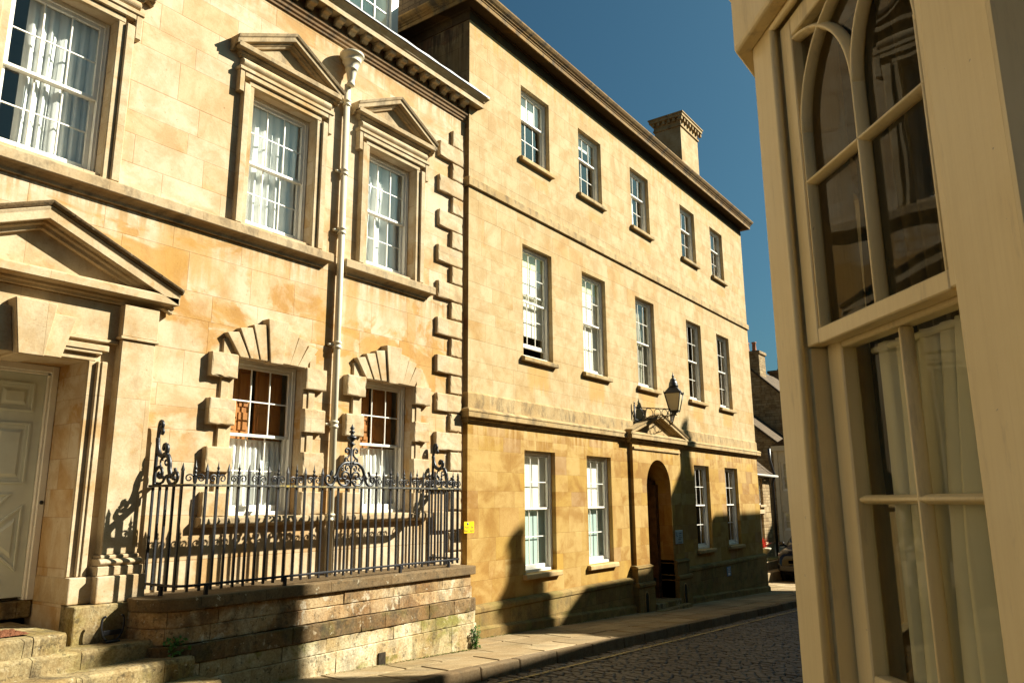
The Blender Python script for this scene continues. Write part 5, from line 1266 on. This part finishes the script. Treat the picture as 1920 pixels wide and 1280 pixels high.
# ------------------------------------------------------------------ parked car, nose towards the camera
CX, CY, CG = 30.2, 0.42, zg(31)-0.0
car = thing('parked_car', 'black car parked nose forward beyond the townhouse, half hidden by the cream bay', 'car', (CX+2.2, CY, CG))
CARP = plain('black_car_paint', (0.008,0.008,0.011), 0.15, 0.35, 0.05, 3); GREY = plain('grey_bumper', (0.03,0.028,0.026), 0.5, 0.4, 0.1, 6)
CGL = plain('dark_car_glass', (0.01,0.014,0.022), 0.05, 0.8, 0.05, 3); LAMP = plain('headlight_lens', (0.65,0.6,0.5), 0.08, 0.8, 0.05, 5); RUB = plain('tyre_rubber', (0.012,0.012,0.012), 0.85, 0.2, 0.1, 20)
sec = [  # x, half width low, half width high, z low, z shoulder, z top, half width top
 (0.0,0.66,0.62,0.34,0.62,0.72,0.50),(0.12,0.82,0.80,0.26,0.78,0.90,0.66),(0.45,0.90,0.88,0.24,0.88,1.00,0.74),(1.15,0.93,0.91,0.24,0.97,1.09,0.76),
 (1.25,0.93,0.91,0.24,0.98,1.12,0.74),(1.95,0.93,0.91,0.24,1.02,1.64,0.60),(2.3,0.93,0.91,0.24,1.03,1.74,0.60),(3.4,0.93,0.91,0.24,1.04,1.74,0.60),(4.15,0.92,0.89,0.26,1.04,1.62,0.60),(4.45,0.86,0.84,0.32,0.98,1.1,0.70),(4.5,0.78,0.76,0.4,0.8,0.9,0.6)]
rows = []
for (x, wl, wh, zl, zs_, zt_, wt) in sec:
    half = [(0.0,zl),(wl*0.8,zl),(wl,zl+0.12),(wh+0.02,(zl+zs_)/2),(wh,zs_),(wt+0.04,zt_-0.06),(wt-0.06,zt_),(0,zt_+0.02)]
    rows.append([(CX+x, CY+y, CG+z) for y, z in half]+[(CX+x, CY-y, CG+z) for y, z in half[-2:0:-1]])
m = MB(); m.grid(rows, True, True, True); build('body', m, CARP, car, bevel=0.0)
m = MB(); m.add([(CX+1.27,CY-0.70,CG+1.15),(CX+1.27,CY+0.70,CG+1.15),(CX+1.93,CY+0.57,CG+1.62),(CX+1.93,CY-0.57,CG+1.62),(CX+1.23,CY,CG+1.17),(CX+1.90,CY,CG+1.66)], [(0,4,5,3),(4,1,2,5)])
m.v = [(x-0.03, y, z+0.025) for x, y, z in m.v]; build('windscreen', m, CGL, car)
for s in (-1, 1):
    m = MB(); m.lathe([(0.02,-.05),(0.10,-.04),(0.115,0.0),(0.10,0.02),(0.001,0.03)], 0, 0, 14); m.v = [(CX+0.13-z, CY+s*0.60+1.15*x, CG+0.74+0.75*y) for x, y, z in m.v]; build('headlight', m, LAMP, car)
    m = MB(); m.lathe([(0.001,-.05),(0.07,-.04),(0.10,0),(0.07,0.05),(0.001,0.06)], 0, 0, 10); m.v = [(CX+1.35+0.6*z, CY+s*1.02+1.2*x, CG+1.12+0.85*y) for x, y, z in m.v]
    m.tube([(CX+1.38,CY+s*0.86,CG+1.06),(CX+1.37,CY+s*1.0,CG+1.09)], 0.03, 6); build('wing_mirror', m, CARP, car)
    for xx in (0.85, 3.6):
        m = MB(); m.lathe([(0.20,-.11),(0.31,-.11),(0.335,-.08),(0.335,.08),(0.31,.11),(0.20,.11)], 0, 0, 24); m.v = [(CX+xx+x, CY+s*0.80+z, CG+0.335+y) for x, y, z in m.v]; wh_ = build('wheel', m, RUB, car)
        m = MB(); m.lathe([(0.001,.08),(0.20,.09),(0.20,.05),(0.001,.05)], 0, 0, 16); m.v = [(CX+xx+x, CY+s*(0.80+z), CG+0.335+y) for x, y, z in m.v]; build('rim', m, LEAD, wh_)
m = MB(); m.box(CX-0.04, CX+0.10, CY-0.72, CY+0.72, CG+0.36, CG+0.52); build('bumper', m, GREY, car, bevel=0.03, seg=2)
m = MB(); m.box(CX+0.0, CX+0.05, CY-0.42, CY+0.42, CG+0.58, CG+0.70); build('grille', m, RUB, car, bevel=0.01)

car.scale = (1.08, 1.06, 1.2)
# ------------------------------------------------------------------ cream painted canted bay, near right
BA = R(41.3); BCx, BCy = 2.2091, -7.3598
btx, bty = -math.cos(BA), -math.sin(BA); bnx, bny = -math.sin(BA), math.cos(BA)
bt = lambda s, y, z: (BCx+btx*s-bnx*y, BCy+bty*s-bny*y, z)      # s to the right, y inwards
by = thing('bay_window', 'cream painted canted bay window with gothic arched tracery standing close on the right', 'bay window', (2.4, -8.0, 0.1))
gz = 0.15
m = MB(bt)
SW = 0.955
m.box(0.0, 0.149, 0.0, 0.20, gz-0.3, 3.30); m.box(0.775, SW, 0.0, 0.20, gz-0.3, 3.30)
m.box(0.1495, 0.7745, 0.0, 0.20, 3.262, 3.2995); m.box(0.1495, 0.7745, 0.0, 0.20, gz-0.3, 1.30)
build('post', m, CREAM, by, bevel=0.006, seg=2)
m = MB(bt); m.prism([(-0.03,1.301),(-0.05,1.31),(-0.05,1.345),(0.2,1.37),(0.2,1.301)], 0.14, 0.78, 'x'); build('sill', m, CREAM, by, bevel=0.005)
# bead round the frame
m = MB(bt)
m.tube([(0.152,-0.004,1.37),(0.152,-0.004,3.258)], 0.011, 8); m.tube([(0.152,-0.004,3.258),(0.772,-0.004,3.258)], 0.011, 8)
build('bead', m, CREAM, by)
# upper sash with intersecting tracery
m = MB(bt); yu = 0.012
m.box(0.163, 0.226, yu, yu+0.045, 2.30, 3.247); m.box(0.745, 0.7745, yu, yu+0.045, 2.30, 3.247)
m.box(0.2265, 0.7445, yu, yu+0.045, 3.188, 3.247); m.box(0.2265, 0.7445, yu, yu+0.046, 2.297, 2.338)
build_up = m
def tbar(pts, wd=0.0125):
    """glazing bar with a moulded section following pts (s,z)"""
    n = len(pts); rows = []
    for i, (s, z) in enumerate(pts):
        a = pts[max(i-1,0)]; b = pts[min(i+1,n-1)]; l = math.hypot(b[0]-a[0], b[1]-a[1]); nx, nz = -(b[1]-a[1])/l, (b[0]-a[0])/l
        sec = [(-wd,0.034),(-wd,0.022),(-wd*0.75,0.012),(-wd*0.35,0.004),(0.0,0.0),(wd*0.35,0.004),(wd*0.75,0.012),(wd,0.022),(wd,0.034)]
        rows.append([(s+nx*o, yu+y, z+nz*o) for o, y in sec])
    build_up.grid(rows, True, True, True)
G0, GM, G1 = 0.233, 0.490, 0.740
tbar([(GM,2.335),(GM,2.93)], 0.011); tbar([(0.2268,2.742),(0.7442,2.742)], 0.011); tbar([(0.234,2.336),(0.234,2.905)], 0.008); tbar([(0.737,2.336),(0.737,2.905)], 0.010)
ar, zs0 = 0.30, 2.885
def arc_pts(s0, d):
    out = []
    for i in range(19):
        q = math.acos(0)*i/18*1.0
        x = ar*(1-math.cos(q)); z = ar*math.sin(q)
        s = s0+d*x
        if s < 0.215 or s > 0.76: break
        out.append((s, zs0+z))
    return out
for s0, d in ((G0,1),(GM,-1),(GM,1),(G1,-1)): tbar(arc_pts(s0, d), 0.011)
us = build('upper_sash', m, CREAM, by, bevel=0.004)
m = MB(bt); m.quad((0.215,yu+0.030,2.33),(0.75,yu+0.030,2.33),(0.75,yu+0.030,3.20),(0.215,yu+0.030,3.20)); BAYG = glass_mat('old_bay_glass', (0.66,0.64,0.55), 0.42, 0.2); build('pane', m, BAYG, us)
# pulley stile and lower sash set further back
m = MB(bt); m.box(0.1495, 0.1715, 0.075, 0.19, 1.37, 2.296); m.box(0.1495, 0.166, 0.02, 0.0745, 1.37, 2.296); m.box(0.7642, 0.7745, 0.02, 0.19, 1.37, 2.296); build('stile_box', m, CREAM, by)
m = MB(bt); yl = 0.062
m.box(0.172, 0.243, yl, yl+0.045, 1.40, 2.33); m.box(0.700, 0.764, yl, yl+0.045, 1.40, 2.33); m.box(0.2435, 0.6995, yl, yl+0.045, 1.40, 1.492); m.box(0.2435, 0.6995, yl, yl+0.045, 2.285, 2.33)
def lbar(pts, wd=0.0125):
    rows = []; n = len(pts)
    for i, (s, z) in enumerate(pts):
        a = pts[max(i-1,0)]; b = pts[min(i+1,n-1)]; l = math.hypot(b[0]-a[0], b[1]-a[1]); nx, nz = -(b[1]-a[1])/l, (b[0]-a[0])/l
        sec = [(-wd,0.034),(-wd,0.022),(-wd*0.75,0.012),(-wd*0.35,0.004),(0.0,0.0),(wd*0.35,0.004),(wd*0.75,0.012),(wd,0.022),(wd,0.034)]
        rows.append([(s+nx*o, yl+0.004+y, z+nz*o) for o, y in sec])
    m.grid(rows, True, True, True)
lbar([(0.483,1.4925),(0.483,2.2845)], 0.011); lbar([(0.2438,1.900),(0.6992,1.900)], 0.011)
ls = build('lower_sash', m, CREAM, by, bevel=0.004)
g_ = MB(bt); g_.quad((0.235,yl+0.034,1.48),(0.71,yl+0.034,1.48),(0.71,yl+0.034,2.30),(0.235,yl+0.034,2.30)); build('pane', g_, glass_mat('clear_bay_glass', (0.92,0.92,0.86), 0.35, 0.15), ls)
# cornice board round the bay, return wall, front and inside of the bay
cA = bt(0,0,0); cE = bt(SW,0,0); front_r = (BCx+1.5, BCy)
plan = [(BCx+2.6, BCy-0.75), front_r, (cA[0],cA[1]), (cE[0],cE[1]), (cE[0]-0.02, -9.0)]
P2 = plan[::-1]
m = MB(); pf = [(0,3.285),(0.045,3.285),(0.05,3.30),(0.05,3.50),(0.07,3.51),(0.075,3.55),(0.10,3.58),(0.10,3.62),(0,3.64)]
m.sweep([(p[0],p[1]) for p in plan], pf)
cnb = build('cornice', m, CREAM, by, bevel=0.004)
m = MB(); pc = [(cE[0]-0.02,-9.0),(cE[0],cE[1]),(cA[0],cA[1]),front_r,(BCx+2.6,BCy-0.75),(BCx+2.6,-9.0)]
m.prism(pc, 3.30, 3.34, 'z'); m.prism(pc, 3.36, 3.7, 'z'); build('roof', m, LEAD, by)
m = MB()
def wallseg(a, b, z0, z1, th, sgn=1):
    dx, dy = b[0]-a[0], b[1]-a[1]; l = math.hypot(dx, dy); nx, ny = sgn*dy/l*th, -sgn*dx/l*th
    m.add([(a[0],a[1],z0),(b[0],b[1],z0),(b[0]-nx,b[1]-ny,z0),(a[0]-nx,a[1]-ny,z0),(a[0],a[1],z1),(b[0],b[1],z1),(b[0]-nx,b[1]-ny,z1),(a[0]-nx,a[1]-ny,z1)],
          [(0,3,2,1),(4,5,6,7),(0,1,5,4),(1,2,6,5),(2,3,7,6),(3,0,4,7)])
wallseg((cE[0]-0.02,-9.0), (cE[0]-0.001,cE[1]-0.001), -0.2, 3.29, 0.15)
wallseg((cA[0]+0.003,cA[1]), (cA[0]+0.25,cA[1]), -0.2, 3.29, 0.15, -1); wallseg((front_r[0]-0.25,BCy), (front_r[0],BCy), -0.2, 3.29, 0.15, -1); wallseg((cA[0]+0.251,cA[1]), (front_r[0]-0.251,BCy), -0.2, 1.3, 0.15, -1)
wallseg((front_r[0]+.002,BCy), (BCx+2.6,BCy-0.75), -0.2, 3.29, 0.15, -1)
build('side_wall', m, CREAM, by, bevel=0.006)
sash_window(by, BCx+0.26, front_r[0]-0.26, 1.32, 3.25, 0.01, 3, 2, 2, 2.3, CREAM, tf=lambda x, y, z: (x, BCy-y, z))
m = MB(); m.box(1.6, 4.9, -12.0, -11.9, -0.2, 3.3); m.box(1.5, 4.95, -11.9, -9.2, 0.0, 0.4); build('interior', m, ROOM_D, by)
tb = bt
curtain('curtain', 0.30, 0.74, 0.9, 2.285, 0.14, cloth('sheer_curtain', (0.74,0.70,0.48), 0.2), 'sheer greyish curtain gathered on a rod in the lower sash of the cream bay', folds=6, amp=0.034, seed=5, rod=0.009, tf=tb, nz=20)
curtain('curtain', 0.20, 0.50, 1.9, 3.22, 0.20, cloth('dim_curtain', (0.20,0.17,0.10), 0.3), 'dim brown curtain behind the arched upper sash of the cream bay', folds=5, amp=0.018, seed=6, tf=tb)

# ------------------------------------------------------------------ houses on the near side of the street (they shade the road)
def S(x, zs, yq): return (x+1.15*abs(yq), zs+1.06*abs(yq))   # wall point (x, zs) traced back towards the sun to y = -yq
NEARST = ashlar('near_side_stone', [(0.0,(0.16,0.12,0.06)),(1.0,(0.20,0.15,0.08))], 0.6, 0.3)
def near_house(label, xa, xb, zs, roofm, chims):
    F = 9.2; X0, Z = S(xa, zs, F); X1, _ = S(xb, zs, F)
    h = thing('near_side_house', label, 'house', (X0, -F, zg(X0)))
    m = MB(); m.box(X0, X1, -15, -F, -2.5, Z); build('wall', m, NEARST, h)
    m = MB(); m.prism([(-F+0.001,Z+0.001),(-12,Z+1.2),(-15,Z+0.001)], X0, X1, 'x'); build('roof', m, TILE, h)
    for (ca, cb, ct, pots) in chims:
        Yc = 11.0; a, t = S(ca, ct, Yc); b, _ = S(cb, ct, Yc)
        m = MB(); m.box(a, b, -Yc-0.35, -Yc+0.35, Z-0.5, t-0.15); m.box(a-0.06, b+0.06, -Yc-0.41, -Yc+0.41, t-0.149, t); c_ = build('chimney', m, RUBBLE, h)
        for (pa, pb, pt) in pots:
            q0, tt = S(pa, pt, Yc); q1, _ = S(pb, pt, Yc); r = (q1-q0)/2
            m = MB(); m.lathe([(r*1.05,t),(r,t+0.1),(r*0.8,(t+tt)/2),(r*0.75,tt-0.08),(r*0.95,tt-0.05),(r*0.95,tt)], (q0+q1)/2, -Yc, 12); build('chimney_pot', m, plain('terracotta', (0.36,0.14,0.06), 0.8, 0.2, 0.15, 8), c_)
near_house('stone house on the near side whose chimneys shade the low wall', -16.0, 12.2, -2.05, 1, [(3.75,4.95,0.42,[]), (11.0,11.8,0.50,[(11.05,11.5,1.3)])])
near_house('stone house on the near side whose roofline shades the arched doorway', 13.45, 17.6, 0.22, 1, [(17.9,19.15,2.2,[(18.55,19.2,3.3),(18.75,19.15,3.85)])])
near_house('stone house on the near side whose stepped roof shades the far ground floor windows', 17.6, 20.75, 1.15, 1, [])
near_house('taller stone house on the near side opposite the far end of the townhouse', 20.75, 24.9, 1.55, 1, [])

for (xa, xb, hgt, lab) in ((42.5, 50.0, 9.5, 'unseen plain stone house added past the parked car to darken window reflections'), (50.0, 82.0, 15.0, 'unseen tall stone house added at the far end of the street to darken window reflections')):
    h = thing('near_side_house', lab, 'house', (xa, -9.2, zg(xa)))  # unseen houses added so the far windows reflect dark walls, not sky
    m = MB(); m.box(xa, xb, -16, -9.2, -4, hgt); build('wall', m, NEARST, h)
    m = MB(); m.prism([(-9.199,hgt+0.001),(-12.5,hgt+1.4),(-16,hgt+0.001)], xa, xb, 'x'); build('roof', m, TILE, h)
